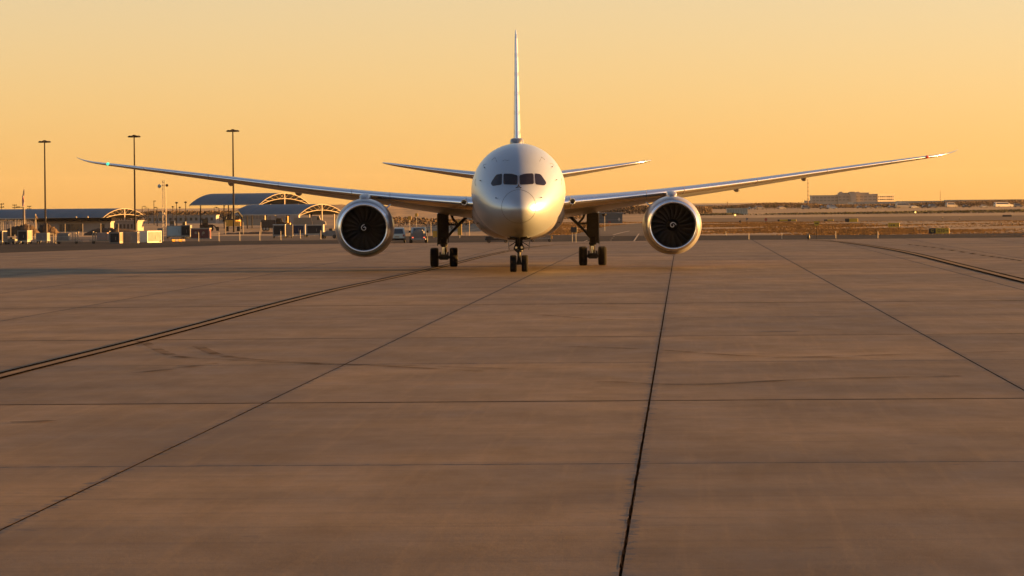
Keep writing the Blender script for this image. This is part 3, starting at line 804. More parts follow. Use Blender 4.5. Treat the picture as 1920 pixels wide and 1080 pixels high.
for s in (-1, 1):
    gx = s * 5.0
    for dx in (-.65, .65):
        for dy in (-.74, .74):
            w = link('wheel', TY, plane, (gx + dx, GY + dy, .632)); link('rim', RM, w)
    g = MB()
    g.tube([(gx, GY - .95, .66), (gx, GY + .95, .66)], [.17, .17], 14)
    for dy in (-.74, .74):
        g.tube([(gx - .62, GY + dy, .632), (gx + .62, GY + dy, .632)], .10, 12)
        g.box((gx, GY + dy, .64), (.62, .34, .36), bev=.05)
        for q in (-.26, .26): g.tube([(gx + q, GY + dy - .35, .72), (gx + q, GY + dy - .1, .95)], .05, 8)
    g.build('bogie_beam', M_STEEL, plane, True)
    MB().tube([(gx, GY, .75), (gx, GY + .02, 1.75)], .125, 16).build('oleo_piston', M_CHROME, plane, True)
    g = MB().tube([(gx, GY, 1.3), (gx, GY, 1.42), (gx, GY + .02, 3.2), (gx, GY + .05, 4.2)], [.17, .21, .23, .25], 18)
    g.box((gx, GY, 1.48), (.5, .42, .2), bev=.05)
    g.tube([(gx - .34, GY - .1, 2.2), (gx - .34, GY - .1, 3.9)], .05, 8); g.tube([(gx + .30, GY - .14, 1.6), (gx + .30, GY - .1, 3.9)], .035, 8)
    g.tube([(gx + .12, GY - .26, 1.4), (gx + .14, GY - .28, 3.6)], .022, 6); g.tube([(gx - .14, GY - .26, 1.4), (gx - .10, GY - .28, 3.6)], .018, 6)
    g.build('main_strut', M_STEEL, plane, True)
    t = MB().tube([(gx + .1, GY - .26, 1.36), (gx + .12, GY - .48, 1.08), (gx + .1, GY - .2, .82)], .045, 8); t.build('torque_link', M_STEEL, plane, True)
    ib = -s
    br = MB().tube([(gx + ib * .12, GY, 1.85), (gx + ib * .55, GY + .05, 2.35), (gx + ib * 1.62, GY + .15, 3.42)], [.10, .085, .12], 12)
    br.tube([(gx + ib * .15, GY - .02, 2.85), (gx + ib * .98, GY + .1, 2.78)], .06, 10)
    br.tube([(gx + ib * .45, GY - .2, 3.75), (gx + ib * .62, GY, 3.2), (gx + ib * .98, GY + .1, 2.78)], [.13, .08, .07], 10)
    br.tube([(gx + ib * .3, GY - .1, 3.0), (gx + ib * .55, GY - .1, 2.5)], .025, 6); br.tube([(gx + ib * .4, GY - .1, 2.95), (gx + ib * .62, GY - .1, 2.55)], .02, 6)
    br.build('side_brace', M_STEEL, plane, True)
    MB().tube([(gx, GY + .15, 1.7), (gx, GY + 2.2, 3.7)], .08, 10).build('drag_brace', M_STEEL, plane, True)
    # strut door on the outboard side
    d = [(GY - .75, 3.55), (GY + .9, 3.6), (GY + .85, 1.75), (GY + .4, 1.42), (GY - .45, 1.40), (GY - .72, 1.8)]
    dx0 = gx - ib * .42
    dr = MB().prism(d, dx0 - .03, dx0 + .03, 'yz').build('gear_door', M_GREY, plane)
    MB().box((dx0 + ib * .12, GY - .55, 2.5), (.22, .06, 2.0)).build('door_frame', M_STEEL, dr)
    MB().box((gx + ib * .02, GY - .30, 2.75), (.62, .08, 1.7), bev=.04).build('hydraulic_panel', M_STEEL, plane, True)
    MB().box((gx + ib * .18, GY + .02, 1.17), (.05, .10, .44)).build('placard', mat('yellow_placard', (.62, .40, .06), .5), plane)
    # wheel well roof
    MB().box((gx + ib * .9, GY + .2, 3.85), (2.6, 2.6, .3), bev=.08).build('wheel_well', M_BLACK, plane)

NY = 6.2
for dx in (-.355, .355):
    w = link('wheel', TYN, plane, (dx, NY, .518)); link('rim', RMN, w)
g = MB().tube([(-.3, NY, .52), (.3, NY, .52)], .085, 12).tube([(0, NY, .44), (0, NY, .62), (0, NY, .9), (0, NY - .02, 1.2)], [.14, .14, .10, .10], 16)
g.build('axle', M_STEEL, plane, True)
MB().tube([(0, NY, .75), (0, NY - .02, 1.35)], .075, 14).build('oleo_piston', M_CHROME, plane, True)
g = MB().tube([(0, NY - .02, 1.18), (0, NY - .02, 1.3), (0, NY - .03, 2.4)], [.13, .15, .17], 18)
g.box((0, NY - .05, 1.32), (.44, .34, .20), bev=.05)
for q in (-1, 1):
    g.tube([(q * .20, NY - .1, 1.3), (q * .27, NY - .15, 1.46), (q * .20, NY - .1, 1.7)], [.06, .07, .04], 8)
    g.tube([(q * .18, NY, 1.55), (q * .18, NY, 2.3)], .045, 8)
    g.tube([(q * .12, NY - .2, 1.4), (q * .14, NY - .22, 2.3)], .016, 6)
g.build('nose_strut', M_STEEL, plane, True)
MB().tube([(.0, NY - .15, 1.22), (0, NY - .42, .98), (0, NY - .12, .72)], [.05, .06, .05], 8).build('torque_link', M_STEEL, plane, True)
MB().tube([(0, NY - .1, 1.6), (0, NY - 1.5, 2.35)], .07, 10).build('drag_brace', M_STEEL, plane, True)
MB().box((0.115, NY, 1.06), (.05, .08, .30)).build('placard', MATS['yellow_placard'], plane)
for q in (-1, 1):
    tl = MB().lathe([(-.1, .0), (-.10, .07), (-.07, .085), (.05, .07), (.09, .02)], 16, 'Y', (q * .17, NY - .28, 1.50)).build('taxi_light', M_CHROME, plane, True)
    d = [(NY - 1.0, 2.15), (NY + .75, 2.08), (NY + .7, 1.45), (NY - .3, 1.34), (NY - .9, 1.55)]
    vs = [(q * (.70 - (2.15 - z) * .13) + e, y, z) for e in (-.02, .02) for y, z in d]
    nd = len(d); door = MB().add(vs, [tuple(range(nd)), tuple(range(2 * nd - 1, nd - 1, -1))] + [(i, (i + 1) % nd, nd + (i + 1) % nd, nd + i) for i in range(nd)]).build('gear_door', M_GREY, plane); fix_normals(door)
    MB().tube([(q * .18, NY - .2, 1.85), (q * .62, NY - .2, 1.58)], .025, 8).tube([(q * .18, NY - .2, 2.0), (q * .68, NY - .2, 2.05)], .045, 8).build('door_link', M_STEEL, plane)
MB().box((0, NY - .1, 2.2), (1.15, 2.0, .3), bev=.08).build('wheel_well', M_BLACK, plane)

# ================================================================ the airfield around
def mpp(D): return D / FOCAL            # metres covered by one pixel of the 1920 picture at that distance
M_WPOST = mat('post_white', (.30, .26, .20), .6, var=.1, vscale=3)
M_STEELG = mat('galvanised_steel', (.24, .23, .21), .5, .5, var=.15, vscale=2)
M_DARKST = mat('dark_painted_steel', (.014, .011, .010), .8, spec=.15, var=.2, vscale=2)
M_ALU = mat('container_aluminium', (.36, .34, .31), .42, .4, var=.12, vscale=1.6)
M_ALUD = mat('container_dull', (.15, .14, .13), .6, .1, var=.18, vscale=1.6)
M_NAVY = mat('cart_navy_curtain', (.016, .02, .045), .75, var=.2, vscale=2)
M_BLACKC = mat('cart_black_curtain', (.012, .012, .013), .8, var=.2, vscale=2)
M_CREAM = mat('cream_panel', (.22, .18, .13), .55, var=.06, vscale=2)
M_PALEB = mat('pale_blue_panel', (.30, .37, .39), .55, var=.08, vscale=2)
M_MAROON = mat('maroon_panel', (.085, .018, .016), .6, var=.15, vscale=2)
M_YELLOW = mat('machine_yellow', (.46, .24, .02), .5, var=.1, vscale=1.5)
M_TYRE = mat('small_tyre', (.02, .019, .018), .8)
M_GLASSD = mat('dark_glass', (.02, .022, .025), .12, coat=.5)
M_ROOFB = mat('canopy_blue_metal', (.075, .105, .125), .55, .2, var=.1, vscale=.3)
M_TRUSS = mat('truss_cream', (.34, .29, .22), .6)
M_CONCW = mat('precast_concrete', (.22, .18, .14), .8, var=.12, vscale=.4)
M_SOIL = mat('dark_soil', (.055, .038, .025), .95, spec=.1, var=.45, vscale=.5, bump=.5, bscale=1.5)

# ---- marker posts
POST = MB().tube([(0, 0, 0), (0, 0, .58), (0, 0, .66)], [.062, .058, .05], 8).mesh('pole', M_WPOST, True)
PBASE = MB().lathe([(0, .14), (.03, .14), (.05, .07)], 10, 'Z').mesh('base', M_TYRE, True)
ORD = ['first', 'second', 'third', 'fourth', 'fifth', 'sixth', 'seventh', 'eighth', 'ninth', 'tenth', 'eleventh', 'twelfth']
def post(px, py, label, h=1.0, group='marker posts along the apron edge'):
    p = G(px, py); t = thing('marker_post', label, 'post', (p.x, p.y, -.012), 0, group)
    a = link('pole', POST, t); a.scale = (.62, .62, 1.1 * h); link('base', PBASE, t)
lp = [(28, 458), (65.5, 457), (104.5, 457), (217.5, 455.5), (258.5, 455), (372.5, 453), (410.5, 452.5), (449.5, 452), (487, 451.3), (526.5, 450.8), (563, 447.8), (601.5, 449)]
for i, (x, y) in enumerate(lp): post(x, y, f'slim cream marker post, {ORD[i]} from the left along the asphalt edge', 1.55)
for i, (x, y, h) in enumerate([(1361, 441.8, .75), (1404, 449.6, 1.0), (1466, 448.5, .95), (1567, 447.5, 1.15), (1646, 447.3, 1.1)]):
    post(x, y, f'short cream marker post, {ORD[i]} from the right engine along the grass edge', h)

# ---- containers, carts and dollies of the equipment row
def dolly(t, w, l, m=None, z=.32):
    MB().box((0, 0, z), (w, l, .10)).box((0, -l / 2 - .25, z - .05), (.08, .6, .06)).build('platform', m or M_STEELG, t)
    for sx in (-1, 1):
        for sy in (-1, 1):
            link('wheel', SW, t, (sx * (w / 2 - .14), sy * (l / 2 - .28), .17))
SW = MB().lathe([(-.06, .05), (-.06, .15), (-.04, .17), (.04, .17), (.06, .15), (.06, .05)], 14, 'X').mesh('wheel', M_TYRE, True)
def container(px, py, w, h, d, rot, label, front, side, name='cargo_container', on_dolly=True, cham=False, cat='container', ribs=5, zb=None):
    p = G(px, py); t = thing(name, label, cat, (p.x, p.y, -.012), R(rot))
    z0 = .38 if on_dolly else .06
    if zb is not None: z0 = zb
    if cham: poly = [(-w / 2, z0), (w / 2 - .35, z0), (w / 2, z0 + .4), (w / 2, z0 + h), (-w / 2, z0 + h)]
    else: poly = [(-w / 2, z0), (w / 2, z0), (w / 2, z0 + h), (-w / 2, z0 + h)]
    MB().prism(poly, -d / 2, d / 2, 'xz').build('body', side, t)
    MB().box((0, -d / 2 - .012, z0 + h * .5), (w * .86, .02, h * .84)).build('door_panel', front, t)
    f = MB(); e = .035
    for x in (-w / 2, w / 2): f.box((x, -d / 2 - .005, z0 + h / 2), (e * 2, .06, h + e)); f.box((x, d / 2, z0 + h / 2), (e * 2, .06, h + e))
    for z in (z0, z0 + h): f.box((0, -d / 2 - .005, z), (w + .05, .055, e * 2)); f.box((w / 2, 0, z), (.055, d, e * 2))
    f.build('edge_frame', M_ALUD if side is M_CREAM else side if front is not side else M_STEELG, t)
    r = MB()
    for k in range(ribs): r.box((w / 2 + .012, -d / 2 + d * (k + .5) / ribs, z0 + h * .55), (.03, .05, h * .75))
    if ribs: r.build('side_rib', side, t)
    MB().box((w * .12, -d / 2 - .035, z0 + h * .45), (.04, .03, h * .3)).build('latch_bar', M_STEELG, t)
    if on_dolly: dolly(t, w * 1.08, d * 1.1)
    return t
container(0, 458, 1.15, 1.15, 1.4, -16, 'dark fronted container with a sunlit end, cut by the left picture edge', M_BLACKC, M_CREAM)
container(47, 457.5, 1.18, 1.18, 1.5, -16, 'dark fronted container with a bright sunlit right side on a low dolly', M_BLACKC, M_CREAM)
container(81, 456, 1.25, .82, 1.6, -6, 'grey box covered with tarpaulin beside a bright metal corner frame', M_ALUD, M_ALUD, name='covered_box', on_dolly=True, ribs=0, cat='box')
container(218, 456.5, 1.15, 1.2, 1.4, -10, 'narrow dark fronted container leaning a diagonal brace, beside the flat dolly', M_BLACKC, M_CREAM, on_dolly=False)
container(245, 456, 1.75, 1.22, 1.5, -3, 'wide grey aluminium container between two dark ones', M_ALUD, M_ALUD, on_dolly=False)
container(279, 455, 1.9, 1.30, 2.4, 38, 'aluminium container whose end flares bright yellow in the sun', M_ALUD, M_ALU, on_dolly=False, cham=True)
container(301, 452.5, .62, 1.5, .6, 0, 'tall slim grey cabinet right of the blazing container', M_ALUD, M_ALUD, name='equipment_cabinet', on_dolly=False, cat='cabinet', ribs=0)
container(333, 447.5, 2.5, 1.3, 1.5, -6, 'pale blue covered baggage cart left of the maroon crate', M_PALEB, M_PALEB, name='baggage_cart', cat='cart', ribs=0)
container(350, 447.5, 1.15, 1.35, 1.4, -6, 'black curtained baggage cart touching the maroon crate', M_BLACKC, M_ALUD, name='baggage_cart', cat='cart', ribs=0)
tm = container(377, 447.5, 2.35, 1.22, 1.6, -4, 'maroon crate with two pale round emblems and a cream lid', M_MAROON, M_MAROON, name='maroon_crate', on_dolly=False, cat='crate', ribs=0)
MB().box((0, 0, 1.33), (2.5, 1.7, .1)).build('lid', M_CREAM, tm)
for x in (-.55, .45): MB().lathe([(0, .17), (.012, .16), (.012, .0)], 18, 'Y', (x, -.85, .78)).build('round_emblem', M_CREAM, tm)
tc_ = container(524, 446.5, 1.5, 1.32, 1.9, 0, 'black fronted baggage cart with pale roof and wheels, leftmost of the cart train', M_BLACKC, M_CREAM, name='baggage_cart', cat='cart', ribs=0)
tc2 = container(542, 446, .95, 1.28, 1.0, 0, 'cream panelled baggage cart end standing against the black cart', M_CREAM, M_CREAM, name='baggage_cart', cat='cart', ribs=0)
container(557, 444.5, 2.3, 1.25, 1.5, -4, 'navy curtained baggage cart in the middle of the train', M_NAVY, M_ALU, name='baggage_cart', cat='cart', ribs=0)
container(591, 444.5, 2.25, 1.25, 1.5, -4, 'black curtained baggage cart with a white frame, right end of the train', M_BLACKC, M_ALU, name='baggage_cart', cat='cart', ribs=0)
for t_, w_ in ((tc_, 1.6),): MB().box((0, 0, 1.74), (w_, 2.0, .07)).build('roof', M_PALEB, t_)

def flat_dolly(px, py, label, box, posts):
    p = G(px, py); t = thing('flat_dolly', label, 'dolly', (p.x, p.y, -.012), R(-4))
    MB().box((0, 0, .34), (2.75, 1.5, .12)).build('platform', M_CREAM, t)
    for sx in (-1, 1):
        for sy in (-.5, .5): link('wheel', SW, t, (sx * 1.0, sy, .17))
    MB().box((1.55, 0, .30), (.5, .1, .08)).build('tow_bar', M_STEELG, t)
    for x, hh in posts: MB().box((x, -.6, .4 + hh / 2), (.11, .11, hh)).box((x, -.3, .4 + hh), (.09, .7, .07)).build('stake', M_CREAM, t)
    if box:
        b = thing('crate', box[2], 'crate', (p.x + box[0], p.y, .395), R(-4))
        MB().box((0, 0, .43), (box[1], 1.1, .84), bev=.02).build('body', box[3], b)
        MB().box((0, -.57, .43), (box[1] * .9, .03, .06)).box((0, -.57, .72), (box[1] * .9, .03, .05)).build('strap', M_STEELG, b)
flat_dolly(127, 457.2, 'low flat dolly with sunlit stakes left of the pinkish load', (-.45, 1.35, 'grey crate riding on the stake-sided flat dolly', M_ALUD), ((.72, .85), (1.0, .85), (1.3, .95)))
flat_dolly(192, 456.5, 'low flat dolly with thick upright stakes carrying a pinkish crate', (.05, 1.2, 'pinkish brown crate between the upright stakes of a dolly', mat('pink_crate', (.30, .20, .16), .7, var=.15, vscale=2)), ((-1.0, .95), (-.72, .85), (.9, 1.0)))
# corner frame, barrier, tug
p = G(95, 455); t = thing('corner_frame', 'sunlit yellow metal corner frame standing behind the tarpaulin box', 'frame', (p.x, p.y, -.012), R(20))
MB().box((0, 0, 1.05), (.8, .10, .12)).box((.36, 0, .52), (.12, .12, 1.05)).build('upright', M_CREAM, t); MB().box((-.36, 0, .5), (.08, .08, 1.0)).build('leg', M_STEELG, t)
p = G(334, 452.5); t = thing('safety_barrier', 'low sunlit yellow barrier lying on the asphalt before the maroon crate', 'barrier', (p.x, p.y, -.012), R(30))
for k in range(4): MB().prism([(-.22, 0), (.22, 0), (.10, .12), (.08, .26), (-.08, .26), (-.10, .12)], -.85 + k * .44, -.45 + k * .44, 'yz').build('segment', M_YELLOW if k % 2 == 0 else M_CREAM, t)
def tug(px, py, label, m, rot=0, sc=1.0):
    p = G(px, py); t = thing('baggage_tug', label, 'tug', (p.x, p.y, -.012), R(rot)); t.scale = (sc, sc, sc)
    MB().prism([(-1.2, .3), (1.2, .3), (1.2, .75), (.35, .85), (.3, 1.0), (-.5, 1.0), (-1.2, .9)], -.55, .55, 'yz').build('body', m, t)
    MB().box((0, -.25, 1.12), (.8, .5, .3), bev=.05).build('seat', M_BLACKC, t)
    MB().tube([(0, .3, .95), (0, .12, 1.25)], .03, 6).build('steering_column', M_STEELG, t)
    for sx in (-1, 1):
        for sy in (-1, 1): w = link('wheel', SW, t, (sx * .5, sy * .75, .25)); w.scale = (1.3, 1.5, 1.5)
tug(20.5, 457.5, 'small yellow lit baggage tug between two dark fronted containers', M_CREAM, 70, .62)
tug(618, 447, 'pale grey baggage tug half hidden by the left engine', M_ALUD, 80, 1.0)

# ---- vehicles on the service road behind the left main wheels
def car(label, px, py, col, L=4.6, W=1.85, H=1.65, rot=0, kind='van', z=-.012, name='parked_car', cat='car', lights=None, D=None, group=None):
    p = G(px, py) if D is None else Vector((AT(px, 400, D).x, D, 0)); zz = z if D is None else ground_z(p.x, p.y)
    t = thing(name, label, cat, (p.x, p.y, zz), R(rot), group)
    hl = L / 2; bel = H * .56
    if kind == 'van': side = [(-hl, .35), (-hl + .03, bel), (-hl + .22, H * .93), (-hl + .5, H), (hl * .35, H), (hl * .62, bel + .05), (hl - .1, bel * .86), (hl, .45), (hl - .05, .28), (-hl + .08, .28)]
    else: side = [(-hl, .35), (-hl + .05, bel), (-hl * .72, bel + .04), (-hl * .45, H), (hl * .18, H), (hl * .5, bel + .03), (hl - .12, bel * .86), (hl, .45), (hl - .05, .28), (-hl + .08, .28)]
    n = len(side); vs = []
    for q, (u, w_) in enumerate(((-1, 0), (-1, 1), (1, 1), (1, 0))): pass
    def wid(zv): return W / 2 * (1 - .16 * max(0, (zv - bel)) / max(.01, H - bel)) * (.97 if zv < .4 else 1)
    ring = lambda sgn, k: [(sgn * wid(zv) * k, yv, zv) for yv, zv in side]
    vs = ring(-1, 1) + ring(-1, .9) + ring(1, .9) + ring(1, 1)
    # soften the shoulder: outer rings pulled in towards the middle
    c = (0, H * .5)
    for i in list(range(n)) + list(range(3 * n, 4 * n)):
        x, y, zv = vs[i]; vs[i] = (x, y * .985, c[1] + (zv - c[1]) * .985)
    fs = [tuple(range(n)), tuple(range(4 * n - 1, 3 * n - 1, -1))]
    for r in range(3): fs += [(r * n + i, (r + 1) * n + i, (r + 1) * n + (i + 1) % n, r * n + (i + 1) % n) for i in range(n)]
    fix_normals(MB().add(vs, fs).build('body', col, t))
    # glazing
    bk = side[1], side[2]; 
    gl = MB(); yb = -hl - .005 if kind == 'van' else None
    if kind == 'van':
        y0, y1 = -hl + .06, -hl + .20
        gl.add([(-W * .40, y0 - .03, bel + .05), (W * .40, y0 - .03, bel + .05), (W * .34, y1 - .04, H * .90), (-W * .34, y1 - .04, H * .90)], [(0, 1, 2, 3)])
    else:
        gl.add([(-W * .38, -hl * .72 - .02, bel + .09), (W * .38, -hl * .72 - .02, bel + .09), (W * .33, -hl * .47 - .02, H * .96), (-W * .33, -hl * .47 - .02, H * .96)], [(0, 1, 2, 3)])
    gl.build('rear_window', M_GLASSD, t)
    ws = side[4], side[5]
    MB().add([(-W * .34, ws[0][0] + .06, H * .95), (W * .34, ws[0][0] + .06, H * .95), (W * .40, ws[1][0] + .02, bel + .12), (-W * .40, ws[1][0] + .02, bel + .12)], [(0, 3, 2, 1)]).build('windscreen', M_GLASSD, t)
    for s in (-1, 1):
        ya, yb_ = (-hl + .5, hl * .45) if kind == 'van' else (-hl * .55, hl * .38)
        MB().add([(s * (wid(bel + .08) + .006), ya, bel + .08), (s * (wid(bel + .08) + .006), yb_, bel + .08), (s * (wid(H * .93) + .006), yb_ - .3, H * .93), (s * (wid(H * .93) + .006), ya + .12, H * .93)], [(0, 1, 2, 3) if s > 0 else (3, 2, 1, 0)]).build('side_window', M_GLASSD, t)
        for sy in (-.62, .62):
            w = link('wheel', CW, t, (s * (W / 2 - .08), sy * hl, .33)); link('rim', CR, w)
        MB().box((s * W * .40, -hl + .02, bel * .86), (.18, .08, .22)).build('tail_light', lights or mat('tail_red', (.25, .02, .015), .4), t)
    MB().box((0, -hl + .01, .42), (W * .92, .10, .20), bev=.03).build('bumper', M_DARKST, t)
    MB().box((0, -hl - .015, bel * .72), (.5, .02, .13)).build('number_plate', M_CREAM, t)
    return t
CW = MB().lathe([(-.11, .18), (-.11, .28), (-.08, .33), (.08, .33), (.11, .28), (.11, .18)], 18, 'X').mesh('wheel', M_TYRE, True)
CR = MB().lathe([(-.10, 0), (-.112, .16), (-.10, .19)], 14, 'X').lathe([(.10, 0), (.112, .16), (.10, .19)], 14, 'X').mesh('rim', M_STEELG, True)
M_SILV = mat('car_silver_green', (.34, .38, .36), .35, .3, coat=.4)
car('silver van seen from behind, beside the left engine on the service road', 744, 455.0, M_SILV, 4.7, 1.85, 1.70, 2, 'van', name='minivan', cat='van')
# tow tractor with lit tail lights
p = G(785, 455.0); t = thing('tow_truck', 'grey pickup truck with two lit red tail lights, seen from behind', 'truck', (p.x, p.y, -.018), R(1))
M_TGREY = mat('truck_dirty_grey', (.11, .105, .10), .6, var=.25, vscale=2)
MB().prism([(-2.3, .45), (2.6, .45), (2.6, .95), (1.5, 1.05), (1.2, 1.05), (-2.3, 1.05)], -.86, .86, 'yz').build('body', M_TGREY, t)
MB().box((0, -1.2, 1.12), (1.25, 1.9, .42), bev=.05).box((.05, -1.0, 1.36), (.8, 1.2, .2), bev=.05).build('load', M_ALUD, t)
cb = MB().prism([(-.15, 1.05), (1.5, 1.05), (1.1, 1.68), (.0, 1.70)], -.80, .80, 'yz').build('cab', M_PALEB, t)
MB().add([(-.62, -.17, 1.12), (.62, -.17, 1.12), (.56, -.06, 1.60), (-.56, -.06, 1.60)], [(0, 1, 2, 3)]).build('rear_window', M_GLASSD, cb)
for s in (-1, 1):
    for y in (-1.45, 1.7): w = link('wheel', CW, t, (s * .83, y, .38)); w.scale = (1.5, 1.15, 1.15); link('rim', CR, w)
    MB().box((s * .62, -2.33, .60), (.17, .05, .11)).build('tail_light', mat('tail_lit', (.4, .03, .02), .4, emit=(1.0, .16, .07), estr=.22), t)
    MB().box((s * .98, 1.0, 1.22), (.18, .06, .22)).tube([(s * .8, 1.0, 1.15), (s * .95, 1.0, 1.2)], .02, 6).build('mirror', M_DARKST, t)
MB().box((0, -2.35, .42), (1.6, .1, .16), bev=.03).build('bumper', M_STEELG, t)
MB().box((.72, -2.0, .9), (.2, .5, .3)).build('tool_box', M_YELLOW, t)
# low trailers parked under the fuselage line
p = G(932, 455); t = thing('low_trailer', 'flat black trailer parked beyond the nose wheels on the left', 'trailer', (p.x, p.y, -.018), R(3))
MB().box((0, 0, .38), (2.6, 1.4, .20), bev=.04).box((-.8, 0, .58), (.9, 1.1, .25), bev=.04).build('bed', M_BLACKC, t)
for sx in (-.9, .9): w = link('wheel', SW, t, (sx, -.5, .2)); w.rotation_euler = (0, 0, PI / 2); w.scale = (1.2, 1.2, 1.2)
p = G(1016, 453.6); t = thing('tow_bar_cart', 'low steel towing frame with small wheels behind the nose gear, right of it', 'tow bar', (p.x, p.y, -.018), R(-3))
MB().box((-.1, 0, .40), (2.4, .10, .07)).box((-.1, .5, .40), (2.4, .10, .07)).box((-1.2, .25, .40), (.08, .55, .06)).build('bar', M_STEELG, t)
for x in (-1.0, .85): w = link('wheel', SW, t, (x, 0, .17)); w.rotation_euler = (0, 0, PI / 2)
MB().box((1.05, 0, .52), (.14, .14, .34)).build('latch', M_YELLOW, t)

# ---- boards and signs
def board(px, py, w, h, zb, label, m, name='warning_board', posts=2, cat='sign', D=None):
    p = G(px, py) if D is None else AT(px, py, D); gz = -.07 if D is None else ground_z(p.x, p.y)
    t = thing(name, label, cat, (p.x, p.y, gz))
    MB().box((0, 0, zb + h / 2), (w, .06, h), bev=.012).build('panel', m, t)
    for k in range(posts):
        x = 0 if posts == 1 else (-.3 + .6 * k) * w
        MB().tube([(x, .06, 0), (x, .06, zb + h * .5)], .025, 8).build('post', M_STEELG, t)
    return t
board(1076.5, 454.5, .66, .58, 1.12, 'small black board on two thin posts left of the right main gear', mat('black_board', (.012, .012, .012), .5))
M_SIGNY = mat('sign_yellow', (.50, .31, .02), .5, var=.06, vscale=2)
M_SIGNK = mat('sign_black', (.010, .010, .010), .5)
board(862, 446, .52, 1.85, .40, 'tall narrow yellow board seen between the left gear braces', M_YELLOW, posts=1)
board(817, 445.5, .75, .75, .15, 'square yellow box board left of the left main gear door', M_YELLOW, posts=2)
board(768, 420, .50, .55, 2.0, 'small square yellow board on a pole above the minivan roof', M_YELLOW, posts=1, D=560)
board(781, 420, .42, .48, 2.45, 'small yellow board high on a pole above the grey pickup', M_YELLOW, posts=1, D=565)
def text_mesh(s, size, m, name='lettering'):
    cu = bpy.data.curves.new(name, 'FONT'); cu.body = s; cu.size = size; cu.align_x = 'CENTER'; cu.align_y = 'CENTER'; cu.extrude = .004; cu.resolution_u = 3; cu.offset = .006
    o = bpy.data.objects.new(name, cu); COL.objects.link(o)
    dg = bpy.context.evaluated_depsgraph_get(); dg.update(); me = bpy.data.meshes.new_from_object(o.evaluated_get(dg))
    bpy.data.objects.remove(o); me.materials.clear(); me.materials.append(m); return me
def arrow(t, x, z, L, m, y):
    MB().box((x, y, z), (L, .012, L * .2)).add([(x + L * .15, y - .006, z + L * .36), (x + L * .75, y - .006, z), (x + L * .15, y - .006, z - L * .36)], [(0, 2, 1)]).build('arrow', m, t)
def guide_sign(px, py, D, w, h, zb, label, cells):
    """cells: (share of the width, background, text, text material, arrow?)"""
    p = AT(px, py, D); t = thing('guidance_sign', label, 'sign', (p.x, D, -.07), R(rng.uniform(-3, 3)))
    x = -w / 2
    for sh, bgm, txt, tm_, arr in cells:
        cw = sh * w; c = x + cw / 2
        MB().box((c, 0, zb + h / 2), (cw - .01, .22, h), bev=.015).build('face_panel', bgm, t)
        if txt == 'blur':      # worn characters that cannot be read
            for u in (-.34, -.20, -.05, .06): MB().box((c + cw * u, -.116, zb + h * .48), (cw * .07, .012, h * .36)).build('worn_character', tm_, t)
        elif txt:
            o = link('lettering', text_mesh(txt, h * .78, tm_), t, (c - (h * .28 if arr else 0), -.115, zb + h / 2)); o.rotation_euler = (PI / 2, 0, 0)
        if arr: arrow(t, c + cw * .30, zb + h / 2, h * .42, tm_, -.122)
        x += cw
    n = max(2, int(w / .7))
    for k in range(n): MB().box((-w / 2 + w * (k + .5) / n, 0, zb / 2), (.07, .07, zb)).build('leg', M_STEELG, t)
s_ = mpp(470)
guide_sign(1760.5, 438, 470, 2.5, .66, .16, 'black and yellow guidance sign reading G and G10 with an arrow', [(.34, M_SIGNK, 'G', M_SIGNY, False), (.66, M_SIGNY, 'G10', M_SIGNK, True)])
guide_sign(1676, 427, 590, 1.75, .68, .12, 'plain yellow guidance sign left of the G10 sign', [(1.0, M_SIGNY, 'blur', M_SIGNK, True)])
guide_sign(1596.5, 417.5, 740, 2.45, .66, .15, 'black and yellow guidance sign above the round yellow sign, second farthest', [(.33, M_SIGNK, '', M_SIGNY, False), (.67, M_SIGNY, '', M_SIGNK, False)])
guide_sign(1554, 416, 800, 1.95, .26, .1, 'low black and yellow sign just right of the round yellow sign', [(.36, M_SIGNK, '', M_SIGNY, False), (.64, M_SIGNY, '', M_SIGNK, False)])
guide_sign(1475.5, 416.5, 800, 3.9, .34, .1, 'long low yellow and black sign, leftmost of the far signs', [(.12, M_SIGNK, '', M_SIGNY, False), (.42, M_SIGNY, '', M_SIGNK, False), (.18, M_SIGNK, '', M_SIGNY, False), (.28, M_SIGNY, '', M_SIGNK, False)])
guide_sign(1888.5, 409, 900, 2.2, .42, .15, 'all black sign alone at the far right', [(1.0, M_SIGNK, '', M_SIGNK, False)])
def disc_sign(px, py_base, D, z, r, label, m, m2=None, half=False):
    p = AT(px, py_base, D); t = thing('round_sign', label, 'sign', (p.x, D, -.07))
    pts = [(r * math.cos(a), r * math.sin(a)) for a in [2 * PI * k / 20 for k in range(20)]]
    if half: pts = [(-r * 1.05, r * .8)] + [(r * math.cos(a), r * math.sin(a)) for a in [-PI + PI * k / 12 for k in range(13)]] + [(r * 1.05, r * .8)]
    MB().prism([(x, z + y) for x, y in pts], -.02, .02, 'xz').build('face', m, t)
    MB().tube([(0, .05, 0), (0, .05, z)], .03, 8).build('post', M_DARKST, t)
    if m2: MB().box((0, -.03, z), (r * 1.2, .012, r * .3)).build('bar', m2, t)
disc_sign(1531.5, 448, 425, 1.80, .30, 'yellow half round warning sign on a thin post near the black marker', M_SIGNY, M_SIGNK, True)
disc_sign(1436, 420, 720, .85, .26, 'small round red sign out on the far taxiway edge', mat('sign_red', (.25, .02, .02), .5), M_CREAM)
disc_sign(1400.5, 421, 715, 1.0, .22, 'small round grey sign left of the red one', M_ALUD)
disc_sign(1387.5, 421, 715, .55, .20, 'small black marker left of the round grey sign', M_SIGNK)
